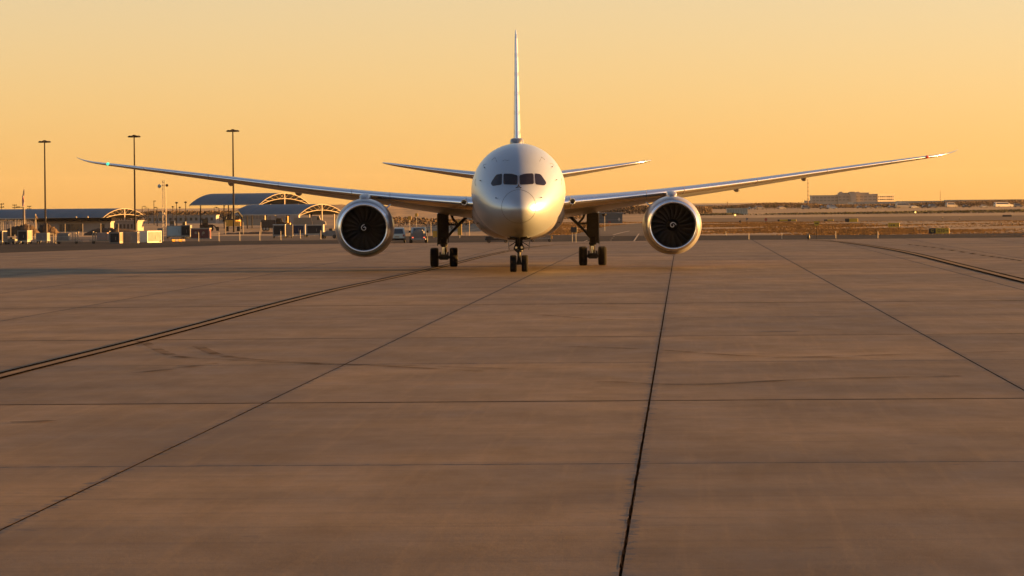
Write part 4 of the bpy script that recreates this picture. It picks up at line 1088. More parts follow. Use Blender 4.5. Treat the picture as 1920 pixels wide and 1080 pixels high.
# black oval marker at the apron edge
p = G(1516, 449); t = thing('edge_marker', 'black oval marker standing at the apron edge by a pale stake', 'marker', (p.x, p.y, -.05))
MB().lathe([(.0, .05), (.08, .10), (.25, .165), (.45, .15), (.62, .09), (.72, .02)], 16, 'Z').build('body', M_SIGNK, t, True)
MB().tube([(-.14, .05, 0), (-.12, .05, .78)], .025, 6).build('stake', M_CREAM, t)
# runway edge lights
for i, (x, y, D) in enumerate([(1767, 415, 830), (1799, 417, 800), (1878, 422, 640), (1898, 423.5, 625), (1912.5, 424, 615), (1686, 429.5, 575)]):
    p = AT(x, y, D); t = thing('edge_light', f'tiny pale edge light, {ORD[i]} from the left in the right grass' if i < 5 else 'tiny pale light at the foot of the plain yellow sign', 'light', (p.x, D, -.07), 0, 'edge lights in the right grass')
    MB().lathe([(0, .10), (.05, .10), (.06, .05), (.35, .05)], 10, 'Z').build('stem', M_DARKST, t, True); MB().lathe([(.35, .07), (.42, .08), (.5, .05), (.52, 0)], 10, 'Z').build('globe', M_CREAM, t, True)

# ---- tall light masts, lattice tower, lamp posts, flag
def mast(px, ytop, D, label):
    p = AT(px, ytop, D); gz = ground_z(p.x, D); hh = p.z - gz; k = mpp(D)
    t = thing('light_mast', label, 'light mast', (p.x, D, gz), 0, 'tall light masts on the left')
    MB().tube([(0, 0, 0), (0, 0, hh * .5), (0, 0, hh)], [.22, .19, .14], 12).build('pole', M_DARKST, t, True)
    MB().lathe([(hh - .5, .22), (hh - .45, .42), (hh - .05, .48), (hh + .1, .2)], 14, 'Z').build('head_ring', M_DARKST, t, True)
    for i in range(6):
        a = 2 * PI * i / 6 + .2; c, s = math.cos(a), math.sin(a)
        MB().tube([(c * .3, s * .3, hh - .3), (c * .75, s * .75, hh - .25)], .06, 6).lathe([(hh - .52, .06), (hh - .5, .36), (hh - .36, .52), (hh - .2, .38), (hh - .08, .1)], 12, 'Z', (c * 1.0, s * 1.0, 0)).build('lamp_head', M_DARKST, t, True)
mast(83.5, 263.5, 900, 'tall dark light mast nearest the left edge, behind the flag')
mast(251.5, 253.5, 880, 'tall dark light mast crossing the left wing near its tip')
mast(436.5, 243.0, 870, 'tall dark light mast rising behind the yellow excavator')
def lattice(px, ytop, D, w):
    p = AT(px, ytop, D); gz = ground_z(p.x, D); hh = p.z - gz
    t = thing('lattice_tower', 'pale steel lattice tower with a round dish near its top', 'tower', (p.x, D, gz))
    n = 11
    for sx in (-1, 1):
        for sy in (-1, 1): MB().tube([(sx * w * .55, sy * w * .55, 0), (sx * w * .45, sy * w * .45, hh)], .06, 5).build('leg', M_TRUSS, t)
    b = MB()
    for i in range(n):
        z0, z1 = hh * i / n, hh * (i + 1) / n; q = w * .5
        for a, c in (((-q, -q), (q, -q)), ((q, -q), (q, q)), ((q, q), (-q, q)), ((-q, q), (-q, -q))):
            b.tube([(*a, z0), (*c, z1)] if i % 2 else [(*c, z0), (*a, z1)], .035, 4); b.tube([(*a, z1), (*c, z1)], .03, 4)
    b.build('bracing', M_TRUSS, t)
    MB().box((0, 0, hh - 1.4), (w * 1.3, w * 1.3, .1)).tube([(-w * .6, -w * .6, hh - .4), (w * .6, -w * .6, hh - .4)], .04, 4).build('platform', M_STEELG, t)
    MB().lathe([(-.35, .0), (-.3, .3), (-.15, .5), (0, .58)], 16, 'Y', (-w * 1.4, 0, hh - 1.5)).build('dish', M_PALEB, t, True)
    MB().lathe([(-.2, .0), (-.15, .3), (0, .4)], 14, 'Y', (w * .9, 0, hh - 1.3)).build('dish', M_DARKST, t, True)
lattice(307.5, 339, 1100, .9)
def lamp(px, ytop, D, label, arm=0.0, bars=0):
    p = AT(px, ytop, D); gz = ground_z(p.x, D); hh = p.z - gz
    t = thing('lamp_post', label, 'lamp post', (p.x, D, gz), 0, 'small lamp posts on the left skyline')
    MB().tube([(0, 0, 0), (0, 0, hh)], [.14, .09], 8).build('pole', M_DARKST, t, True)
    if arm: MB().tube([(0, 0, hh - .1), (arm, 0, hh + .05)], .05, 6).box((arm, 0, hh), (.9, .35, .22), bev=.06).build('arm', M_DARKST, t)
    elif bars:
        for k in range(bars):
            MB().box((0, 0, hh - k * .9), (1.6, .12, .14)).build('cross_bar', M_DARKST, t)
            for x in (-.6, 0, .6): MB().box((x, -.15, hh - k * .9 + .18), (.3, .25, .24)).build('flood_light', M_DARKST, t)
    else: MB().lathe([(hh - .2, .1), (hh - .1, .4), (hh + .15, .42), (hh + .3, .1)], 10, 'Z').build('lamp_head', M_DARKST, t, True)
LAMPS = [(2.5, 383, 1150, 0, 4), (27.5, 385, 1400, 0, 3), (55, 387.5, 1500, 0, 3), (43.5, 388.3, 760, -1.0, 0), (266.5, 387, 1300, .8, 0), (278, 390, 1300, -.8, 0), (288.5, 377, 1250, .25, 0), (294.5, 389, 1150, -.5, 0), (324, 388, 1300, 0, 0), (331, 380.5, 1150, 0, 0), (337, 389, 1400, 0, 0), (348, 379.5, 1150, 0, 0), (401.5, 388.5, 1500, .8, 0), (410.5, 389.5, 1500, -.8, 0), (489, 388, 1300, -.7, 0)]
LORD = ORD + ['thirteenth', 'fourteenth', 'fifteenth']
for i, (x, y, D, arm, bars) in enumerate(sorted(LAMPS)):
    lamp(x, y, D, f'thin dark {"floodlight pole" if bars else "single arm lamp post" if arm else "lamp post with a round head"}, {LORD[i]} from the left on the skyline', arm, bars)
def flag(px, ytop, D):
    p = AT(px, ytop, D); gz = ground_z(p.x, D); hh = p.z - gz
    t = thing('flag_pole', 'pole with a limp red, white and blue flag near the left edge', 'flag', (p.x, D, gz))
    MB().tube([(0, 0, 0), (0, 0, hh)], [.09, .05], 8).build('pole', M_WPOST, t, True)
    MR, MW, MBl = mat('flag_red', (.45, .03, .03), .7), mat('flag_white', (.75, .72, .68), .7), mat('flag_blue', (.02, .03, .09), .7)
    mb = MB(); vs = []; nx, nz = 10, 13; L = 3.6
    for k in range(nz + 1):
        for i in range(nx + 1):
            u = i / nx; w_ = .12 + .55 * (k / nz) ** .7
            vs.append((-u * w_ + .12 * math.sin(u * 9 + k * .5), .16 * math.sin(u * 14), hh - .1 - L * k / nz - u * .5))
    for k in range(nz):
        for i in range(nx):
            mi = 2 if (k < 5 and i < 9) else (0 if (i + (k // 2)) % 2 == 0 else 1)
            mb.add([vs[k * (nx + 1) + i], vs[k * (nx + 1) + i + 1], vs[(k + 1) * (nx + 1) + i + 1], vs[(k + 1) * (nx + 1) + i]], [(0, 1, 2, 3)], mi)
    mb.build('flag_cloth', [MR, MW, MBl], t, 'all')
flag(45.5, 353, 850)

# ---- arched canopies with open trusses
def canopy(pxc, ytop, D, W, L, rise, ang, hpost, label, depth=1.15, zdrop=0):
    c = AT(pxc, ytop, D); gz = ground_z(c.x, D); ztop = c.z - gz; ze = ztop - rise
    t = thing('arched_canopy', label, 'canopy', (c.x, D, gz), R(ang), 'blue arched canopies on the left')
    # local: x across the gable, y along the vault going away
    n = 20; prof = []
    Rr = (W * W / 4 + rise * rise) / (2 * rise)
    for k in range(n + 1):
        x = -W / 2 + W * k / n; prof.append((x, ze + math.sqrt(max(0, Rr * Rr - x * x)) - (Rr - rise)))
    nseg = max(3, int(L / 5))
    for j in range(nseg):      # each roof bay its own sheet
        y0, y1 = L * j / nseg + .03, L * (j + 1) / nseg - .03; vs = []
        for yy in (y0, y1): vs += [(x, yy, z) for x, z in prof] + [(x, yy, z - .12) for x, z in prof]
        m = n + 1; fs = []
        for k in range(n): fs += [(k, k + 1, 2 * m + k + 1, 2 * m + k), (m + k, 3 * m + k, 3 * m + k + 1, m + k + 1), (k, m + k, m + k + 1, k + 1), (2 * m + k, 2 * m + k + 1, 3 * m + k + 1, 3 * m + k)]
        fs += [(0, 2 * m, 3 * m, m), (n, m + n, 3 * m + n, 2 * m + n)]
        fix_normals(MB().add(vs, fs).build('roof_panel', M_ROOFB, t))
    def truss(y):
        b = MB(); low = []
        for x, z in prof:
            low.append((x, ze - .35 + (z - ze) * (1 - depth / rise if rise > depth else .3)))
        b.tube([(x, y, z - .1) for x, z in prof], .085, 5); b.tube([(x, y, z) for x, z in low], .075, 5)
        for k in range(2, n - 1, 2):
            b.tube([(prof[k][0], y, prof[k][1] - .1), (low[k][0], y, low[k][1])], .055, 4)
            k2 = k + 2 if k < n // 2 else k - 2
            b.tube([(prof[k][0], y, prof[k][1] - .1), (low[k2][0], y, low[k2][1])], .045, 4)
        return b
    truss(-.05).build('gable_truss', M_TRUSS, t); truss(L * .5).build('inner_truss', M_DARKST, t); truss(L + .05).build('inner_truss', M_TRUSS, t)
    for y in (0, L * .33, L * .66, L):
        for x in (-W * .28, W * .28): MB().tube([(x, y, 0), (x, y, ze)], .14, 8).build('column', M_DARKST if y > 0 else M_TRUSS, t)
    MB().tube([(0, -.05, 0), (0, -.05, ztop - .1)], .16, 8).build('column', M_TRUSS, t)
    for x in (-W / 2, W / 2): MB().box((x, L / 2, ze - .05), (.2, L, .25)).build('gutter', M_STEELG, t)
canopy(233, 390.5, 960, 14.5, 52, 2.3, 48, 3, 'longest blue arched canopy, at the left edge with a dark building beneath')
canopy(533, 361.5, 1000, 18.0, 26, 2.9, 48, 5, 'highest blue arched canopy on tall columns left of the left engine')
canopy(603, 382.5, 960, 15.5, 24, 2.5, 48, 3, 'lower blue arched canopy partly hidden by the left engine')

# ---- buildings and works at the left
def block(px0, px1, ytop, D, depth, label, m, name='building', cat='building', ybase=None, wins=None, roof=None, rot=0):
    a, b = AT(px0, ytop, D), AT(px1, ytop, D); cx = (a.x + b.x) / 2; w = b.x - a.x; gz = ground_z(cx, D); h = (a.z + b.z) / 2 - gz
    t = thing(name, label, cat, (cx, D, gz), R(rot))
    MB().box((0, depth / 2, h / 2), (w, depth, h)).build('wall', m, t)
    MB().box((0, depth / 2, h + .12), (w + .4, depth + .4, .26)).build('roof', roof or m, t)
    for (u0, u1, v0, v1, mm) in wins or []:
        f = MB().box((-w / 2 + w * (u0 + u1) / 2, -.03, h * (v0 + v1) / 2), (w * (u1 - u0), .10, h * (v1 - v0))).build('window', mm, t)
    return t, w, h
t, w, h = block(70, 207, 417.5, 925, 8, 'low building with a deep black fascia under the longest canopy', M_CONCW, wins=[(.30 + .055 * k, .345 + .055 * k, .1, .85, M_GLASSD) for k in range(6)] + [(.86, .92, .2, .8, M_GLASSD)])
hf = 6.5 * mpp(925)
MB().box((0, 3.6, h + hf / 2 + .3), (w + .8, 9.4, hf)).build('fascia', mat('black_fascia', (.006, .005, .005), .9, spec=.05), t)
for x in (-.42, .1, .3): MB().lathe([(0, .25), (.3, .2), (.45, .05)], 10, 'Z', (w * x * .8 - 1, 1, h + hf + .3)).build('roof_vent', M_CREAM, t)
t, w, h = block(208, 258, 415, 945, 7, 'yellow lit low building under the canopy gable', M_CONCW, wins=[(.05 + .14 * k, .12 + .14 * k, .25, .7, M_GLASSD) for k in range(6)], rot=-7)
t, w, h = block(276, 405, 404.8, 1350, 14, 'long low grey building with dark windows behind the maroon crate', mat('grey_render', (.22, .20, .18), .8, var=.1, vscale=.3), wins=[(.02 + .075 * k, .055 + .075 * k, .35, .75, M_GLASSD) for k in range(13)], roof=M_CONCW)
MB().box((-w * .30, 4, h + .7), (w * .08, 3, 1.0)).build('roof_unit', M_CREAM, t); MB().box((-w * .18, 4, h + .45), (w * .08, 2, .5)).build('roof_unit', M_CREAM, t)
t, w, h = block(447, 497, 399.5, 1150, 9, 'tan block walled building under the highest canopy', M_CONCW, wins=[(.06 + .15 * k, .17 + .15 * k, .52, .82, mat('dark_tan', (.16, .13, .10), .8)) for k in range(6)], rot=-20)  # window panels in a darker tan than the wall
MB().box((0, -.4, h * .22), (w * 1.02, .7, h * .44)).build('plinth', M_CREAM, t)
t, w, h = block(500, 560, 399.5, 990, 6, 'grey office trailer under the lower canopy', mat('trailer_grey', (.26, .24, .22), .7, var=.08, vscale=1), name='office_trailer', cat='trailer', wins=[(.05 + .2 * k, .13 + .2 * k, .55, .8, M_CREAM) for k in range(3)])
t, w, h = block(1123, 1167, 401.0, 790, 8, 'dark blue grey shed beyond the right main gear', mat('blue_shed', (.075, .092, .105), .6, var=.12, vscale=.5), name='metal_shed', cat='shed')
for k in range(7): MB().box((0, -.02, h * (.12 + .13 * k)), (w, .06, .03)).build('cladding_rib', M_STEELG if k == 2 else M_DARKST, t)
MB().prism([(w * .30, h * .42), (w * .36, h * .62), (w * .41, h * .42), (w * .36, h * .22)], -.08, -.02, 'xz').build('chevron', M_ALU, t)
MB().box((-w * .05, -.05, h * .15), (w * .12, .04, h * .10)).build('red_placard', MATS['sign_red'], t)
p = G(1134, 433); t = thing('wind_cone_mast', 'thin mast with a dark funnel head in front of the blue shed', 'mast', (p.x, p.y, -.07))
MB().tube([(0, 0, 0), (0, 0, 2.35)], .03, 6).build('pole', M_STEELG, t); MB().lathe([(2.2, .1), (2.45, .35), (2.6, .36)], 12, 'Z', (-.1, 0, 0)).build('funnel', M_DARKST, t, True)

# soil heaps
def heap(pts_px, D, ybase, label, m=None, dz=0):
    a = AT(pts_px[0][0], 430, D).x; b = AT(pts_px[-1][0], 430, D).x; cx = (a + b) / 2; gz = ground_z(cx, D)
    t = thing('soil_heap', label, 'soil heap', (cx, D, gz)); n = 28; vs = []; fs = []; dep = 9.0; nj = 9
    f = pchip([p[0] for p in pts_px], [AT(p[0], p[1], D).z - gz for p in pts_px])
    rr = random.Random(int(a * 10))
    for j in range(nj):
        v = j / (nj - 1)
        for i in range(n + 1):
            px = pts_px[0][0] + (pts_px[-1][0] - pts_px[0][0]) * i / n
            z = max(0, f(px)) * math.sin(PI * v) ** .8 * (1 + rr.uniform(-.12, .12))
            vs.append((AT(px, 430, D).x - cx + rr.uniform(-.15, .15), -dep / 2 + dep * v, z - .05))
    fs = [(j * (n + 1) + i, j * (n + 1) + i + 1, (j + 1) * (n + 1) + i + 1, (j + 1) * (n + 1) + i) for j in range(nj - 1) for i in range(n)]
    MB().add(vs, fs).build('mound', m or M_SOIL, t, 'all')
heap([(5, 437), (20, 427), (35, 423.5), (52, 421), (62, 424), (75, 436)], 760, 437, 'dark soil heap near the left edge behind the container row')
heap([(68, 437), (78, 421), (88, 419), (100, 425), (112, 436)], 780, 437, 'brown soil heap left of the black fascia building')
heap([(160, 437), (185, 428), (215, 427.5), (245, 430), (275, 437)], 800, 437, 'long low soil bank under the canopy gable')
heap([(395, 442), (430, 436), (500, 434), (540, 436), (575, 442)], 640, 442, 'long earth bank behind the marker posts and carts')

# construction machines
def excavator(px, D, label):
    p = AT(px, 420, D); gz = ground_z(p.x, D); z = lambda y: AT(px, y, D).z - gz
    t = thing('excavator', label, 'excavator', (p.x, D, gz)); k = mpp(D)
    zb = z(424); zt = z(412.5)
    for s in (-1, 1):
        MB().prism([(-1.9, .15), (-1.5, 0), (1.5, 0), (1.9, .15), (1.9, zb * .8), (1.5, zb * .92), (-1.5, zb * .92), (-1.9, zb * .8)], s * 1.35 - .3, s * 1.35 + .3, 'yz').build('track', M_BLACKC, t)
    b = MB(); ring = [(-1.75, -.9), (-1.5, -1.6), (-.8, -1.95), (.8, -1.95), (1.5, -1.6), (1.75, -.9), (1.75, 1.6), (-1.75, 1.6)]
    b.prism(ring, zb, zt, 'xy').build('counterweight', M_YELLOW, t)
    MB().box((0, .3, zt + .12), (3.2, 2.8, .28), bev=.06).build('engine_deck', M_BLACKC, t)
    cbn = MB().box((-1.9, .4, z(411)), (.95, 1.5, 1.1), bev=.08).build('cab', M_BLACKC, t)
    MB().box((-1.9, -.37, z(410.5)), (.7, .04, .6)).build('cab_window', M_GLASSD, cbn)
    MB().tube([(-.4, .8, zt), (-.3, 2.2, zt + 1.6), (.9, 3.4, zt + 2.0), (1.9, 4.2, zt + .6)], [.32, .36, .30, .25], 8).build('boom', M_BLACKC, t, True)
    MB().tube([(-1.1, .8, zt + .1), (-.8, 1.8, zt + 1.1)], [.35, .42], 10).build('exhaust_box', M_DARKST, t, True)
excavator(436.5, 900, 'yellow excavator seen from behind at the foot of a light mast')
def dump_truck(px0, px1, ytop, ybase, D, label, bed, cabm, flip=False, deep=2.4):
    a, b = AT(px0, ytop, D), AT(px1, ybase, D); cx = (a.x + b.x) / 2; L = b.x - a.x; gz = ground_z(cx, D); H = a.z - gz
    t = thing('dump_truck', label, 'truck', (cx, D, gz)); sg = -1 if flip else 1
    def X(u): return sg * (-L / 2 + L * u)
    z0 = H * .34
    q = [(X(0), z0 + H * .10), (X(.03), H * .88), (X(.55), H * .88), (X(.58), z0), (X(.04), z0)]
    fix_normals(MB().prism(q, -deep / 2, deep / 2, 'xz').build('bed', bed, t))
    for k in range(6): MB().box((X(.08 + .085 * k), -deep / 2 - .05, H * .62), (L * .018, .12, H * .44)).build('bed_rib', bed, t)
    c = [(X(.60), z0), (X(.60), H * .98), (X(.63), H), (X(.80), H), (X(.84), H * .72), (X(.97), H * .60), (X(1), H * .5), (X(1), z0)]
    cab = fix_normals(MB().prism(c, -deep * .46, deep * .46, 'xz').build('cab', cabm, t))
    MB().prism([(X(.735), H * .70), (X(.735), H * .92), (X(.79), H * .92), (X(.82), H * .70)], -deep * .47 - .02, -deep * .46, 'xz').build('side_window', M_GLASSD, cab)
    MB().box((0, 0, z0 - .12), (L * .94, deep * .35, .25)).build('chassis', M_DARKST, t)
    for u in (.14, .26, .86):
        for s in (-1, 1):
            w = link('wheel', CW, t, (X(u), s * (deep / 2 - .2), .5)); w.rotation_euler = (0, 0, PI / 2); w.scale = (1.6, 1.5, 1.5); link('rim', CR, w)
    MB().box((X(.585), -deep * .3, H * .8), (.2, .2, H * .35)).build('exhaust_stack', M_STEELG, t)
dump_truck(550, 611, 405, 427, 930, 'cream dump truck with a ribbed bed facing right behind the carts', M_CREAM, M_CREAM)
dump_truck(489, 538, 409.5, 431, 900, 'dark dump truck facing right behind the black fronted cart', mat('dark_truck', (.035, .03, .026), .7, var=.3, vscale=1), M_DARKST)
def loader(px, ytop, D, w, label, m, m2):
    p = AT(px, ytop, D); gz = ground_z(p.x, D); H = p.z - gz
    t = thing('wheel_loader', label, 'loader', (p.x, D, gz))
    MB().box((0, 0, H * .38), (w, 2.2, H * .3), bev=.1).build('body', m, t)
    cb = MB().box((-w * .1, 0, H * .75), (w * .42, 1.5, H * .46), bev=.06).build('cab', m2, t); MB().box((-w * .1, -.77, H * .8), (w * .32, .04, H * .28)).build('cab_window', M_GLASSD, cb)
    for x in (-.32, .32):
        for y in (-1.1, 1.1): q = link('wheel', CW, t, (x * w, y, H * .2)); q.rotation_euler = (0, 0, PI / 2); q.scale = (1.8, H * .2 / .33, H * .2 / .33)
    MB().tube([(w * .3, 0, H * .5), (w * .62, 0, H * .42), (w * .8, 0, H * .2)], .16, 6).box((w * .85, 0, H * .2), (.5, 2.3, H * .3)).build('bucket_arm', M_DARKST, t)
loader(325, 413, 900, 2.6, 'grey bodied wheel loader above the pale blue cart', M_DARKST, M_ALUD)
loader(347, 415, 890, 1.9, 'small yellow loader behind the black curtained cart', M_YELLOW, M_CREAM)
loader(387, 409.5, 900, 3.0, 'dark wheel loader behind the maroon crate', M_DARKST, M_DARKST)
loader(539, 404.5, 905, 1.5, 'small yellow machine between the two dump trucks', M_YELLOW, M_YELLOW)
# pale louvred fence panels at the left edge
for i in range(2):
    a = AT(2 + 26 * i, 413, 870); gz = ground_z(a.x, 870)
    t = thing('slatted_fence', ('leftmost' if i == 0 else 'right hand') + ' slatted screen fence panel at the left edge under the blue canopy', 'fence', (a.x, 870, gz), R(-18))
    for k in range(7): MB().box((k * .44, 0, (a.z - gz) / 2), (.16, .08, a.z - gz)).build('slat', M_CREAM if (k * 5 + i) % 3 else M_ALUD, t)
    MB().box((1.4, .06, (a.z - gz) * .9), (3.2, .06, .10)).box((1.4, .06, (a.z - gz) * .3), (3.2, .06, .10)).build('rail', M_STEELG, t)
p = AT(66.5, 401, 830); gz = ground_z(p.x, 830)
t = thing('utility_post', 'short lit post with cross arms left of the black fascia', 'post', (p.x, 830, gz))
MB().tube([(0, 0, 0), (0, 0, p.z - gz)], .12, 8).build('pole', M_CREAM, t, True); MB().box((0, 0, p.z - gz - 1.1), (1.0, .15, .12)).box((.1, 0, p.z - gz - .7), (.4, .3, .35)).build('cross_arm', M_YELLOW, t)
# wire fence posts between the row and the works
for i, x in enumerate((20, 54, 88, 122, 155, 189, 222, 256, 423, 456, 489, 801, 808, 826, 872, 880)):
    D = 600 if x < 700 else 520
    p = AT(x, 430, D); hh = 1.9
    t = tag(MB().tube([(0, 0, 0), (0, 0, hh)], .05, 6).build('fence_post', M_CREAM, None, True, (p.x, D, ground_z(p.x, D))), f'thin wire fence post, {(LORD + ["sixteenth"])[i]} from the left behind the equipment row', 'fence post', 'fence posts behind the equipment row')

# ================================================================ far country: trees, hill, car park, hotel, grass, haze
M_TWIG = mat('bare_twigs', (.085, .060, .040), .9, spec=.1, var=.35, vscale=.6)
M_EVER = mat('evergreen_leaves', (.040, .038, .020), .85, spec=.15, var=.45, vscale=.5)
M_BARK = mat('bark', (.05, .037, .027), .9, spec=.1)
def quad_cloud(mb, n, rr, place, size):
    for _ in range(n):
        c = place(rr)
        if c is None: continue
        a = Vector((rr.uniform(-1, 1), rr.uniform(-1, 1), rr.uniform(-1, 1))).normalized(); b = a.cross(Vector((rr.uniform(-1, 1), rr.uniform(-1, 1), rr.uniform(-1, 1)))).normalized()
        s = size * rr.uniform(.5, 1.3); c = Vector(c)
        mb.add([c - a * s, c + b * s * .6, c + a * s, c - b * s * .6], [(0, 1, 2, 3)])
def tree_meshes(seed, h, spread, bare):
    rr = random.Random(seed); tr = MB()
    tips = []
    def grow(p, d, L, r, lev):
        q = p + d * L; m_ = p.lerp(q, .5) + Vector((rr.uniform(-1, 1), rr.uniform(-1, 1), 0)) * L * .06
        tr.tube([p, m_, q], [r, r * .8, r * .6], 5 if lev < 2 else 3, caps=False)
        if lev == 3: tips.append(q); return
        for _ in range(3 if lev else 5):
            e = (d * .9 + Vector((rr.uniform(-1, 1), rr.uniform(-1, 1), rr.uniform(-.15, .7))) * spread).normalized()
            st = p.lerp(q, rr.uniform(.55, 1)); grow(st, e, L * rr.uniform(.55, .8), r * .55, lev + 1)
    grow(Vector((0, 0, 0)), Vector((0, 0, 1)), h * .34, h * .024, 0)
    cr = MB()
    def place(r_):
        t = r_.choice(tips); k = h * (.05 if bare else .085)
        return t + Vector((r_.gauss(0, k), r_.gauss(0, k), r_.gauss(0, k * .8)))
    quad_cloud(cr, 420 if bare else 900, rr, place, h * (.012 if bare else .030))
    return tr.mesh('trunk', M_BARK), cr.mesh('crown', M_TWIG if bare else M_EVER)
TREES = [tree_meshes(11, 6, .8, True), tree_meshes(12, 6, .95, False), tree_meshes(13, 6, .9, True), tree_meshes(14, 6, 1.05, False), tree_meshes(15, 6, .85, False)]
def tree(px, ytop, D, k, label, group='trees on the far skyline'):
    p = AT(px, ytop, D); gz = ground_z(p.x, D); s = (p.z - gz) / 6.2
    t = thing('tree', label, 'tree', (p.x, D, gz), rng.uniform(0, 6), group)
    a, b = link('trunk', TREES[k][0], t), link('crown', TREES[k][1], t); t.scale = (s * 1.15, s * 1.15, s)
tl = [(352, 391.5, 1450, 1), (362, 390, 1500, 3), (371, 393, 1480, 4), (392, 396, 1400, 1), (421, 386.5, 1250, 0), (428, 391, 1250, 2), (457, 388.5, 1230, 3), (467, 388, 1240, 1), (474, 391, 1250, 4), (76, 385.5, 1200, 0), (312, 397, 1400, 3), (330, 396, 1420, 1)]
for i, a in enumerate(sorted(tl)): tree(*a[:3], a[3], f'{"bare" if a[3] in (0, 2) else "dark bushy"} tree, {LORD[i]} from the left on the left skyline')
tr_ = [(1331, 387, 1900, 3), (1352, 388, 1900, 1), (1372, 384, 1850, 4), (1392, 381.5, 1900, 0), (1409, 383, 1900, 1), (1420, 381, 1880, 2), (1437, 380, 1870, 3), (1452, 380.5, 1900, 1), (1476, 382, 1950, 4), (1496, 381, 1980, 3), (1779, 371, 2200, 0), (1787, 369.5, 2200, 2), (1796, 370.5, 2250, 0), (1826, 374, 2300, 1), (1868, 373, 2250, 3), (1890, 374, 2250, 1), (1912, 373.5, 2200, 4)]
XORD = LORD + ['sixteenth', 'seventeenth', 'eighteenth', 'nineteenth', 'twentieth', 'twenty first']
for i, a in enumerate(tr_): tree(*a[:3], a[3], f'{"bare" if a[3] in (0, 2) else "dark bushy"} far tree, {XORD[i]} from the left right of the fuselage', 'trees beyond the car park')
def wood(name, label, prof, D, depth, n, size, m):
    """a belt of scrub that reads as one mass; prof gives its top outline"""
    rr = random.Random(len(prof) * 31 + int(D)); f = pchip([q[0] for q in prof], [q[1] for q in prof]); mb = MB()
    def place(r_):
        px = r_.uniform(prof[0][0], prof[-1][0]); d = D + r_.uniform(0, depth)
        top = AT(px, f(px) + r_.gauss(0, .5), d); gz = ground_z(top.x, d)
        if top.z < gz + .3: return None
        return (top.x, d, gz + (top.z - gz) * math.sqrt(r_.random()))
    quad_cloud(mb, n, rr, place, size)
    return tag(mb.build(name, m), label, 'scrub', kind='stuff')
wood('scrub_belt', 'belt of dark scrub along the left skyline', [(-20, 400), (60, 398), (120, 399), (250, 400), (290, 396), (330, 395.5), (380, 396.5), (430, 396), (480, 394), (520, 398)], 1420, 60, 12000, .42, M_TWIG)
wood('scrub_belt', 'belt of brown scrub behind the far car park', [(1085, 389), (1150, 388), (1215, 386.5), (1300, 387.5), (1340, 386.5), (1380, 385), (1430, 381), (1470, 380.5), (1520, 382), (1560, 384), (1640, 383.5), (1720, 381), (1800, 378), (1860, 376.5), (1925, 375)], 2150, 160, 60000, .36, M_TWIG)
wood('scrub_belt', 'low dark hedge line in front of the far car park', [(1310, 401.5), (1370, 400), (1400, 402), (1470, 400.5), (1520, 399.5), (1600, 398.5), (1700, 396.5), (1800, 395), (1925, 392.8)], 1190, 40, 9000, .25, M_EVER)
wood('scrub_belt', 'brown scrub rise between the fuselage and the right engine', [(1085, 392), (1130, 389.5), (1180, 387), (1225, 386), (1290, 387), (1335, 389)], 1350, 80, 14000, .32, M_TWIG)
# grassy hill behind the left engine and under the left wing
def hill():
    prof = [(560, 392), (590, 385), (620, 383.2), (660, 384), (700, 386), (760, 387.5), (820, 389), (880, 391), (960, 393), (1040, 395), (1090, 397)]
    D = 1500; n = 60; nj = 10; vs = []; f = pchip([q[0] for q in prof], [q[1] for q in prof]); rr = random.Random(5)
    for j in range(nj):
        v = j / (nj - 1); d = 1180 + (D - 1180) * v
        for i in range(n + 1):
            px = prof[0][0] + (prof[-1][0] - prof[0][0]) * i / n; top = AT(px, f(px), D).z
            x = AT(px, 400, D).x * (d / D) ** .3; g0 = ground_z(x, d) - .1
            vs.append((x, d, g0 + (top - g0) * smooth(0, 1, v) * (1 + rr.uniform(-.03, .03))))
    for i in range(n + 1): px = prof[0][0] + (prof[-1][0] - prof[0][0]) * i / n; vs.append((AT(px, 400, D).x * 1.02, D + 260, -2.0))
    fs = [(j * (n + 1) + i, j * (n + 1) + i + 1, (j + 1) * (n + 1) + i + 1, (j + 1) * (n + 1) + i) for j in range(nj) for i in range(n)]
    tag(MB().add(vs, fs).build('hill', M_GRASS, None, 'all'), kind='structure')
hill()
wood('scrub_belt', 'ragged scrub along the hill foot beneath the left wing', [(640, 404), (700, 407), (760, 408), (830, 411), (900, 413), (1000, 410), (1090, 404)], 1000, 90, 9000, .28, M_TWIG)

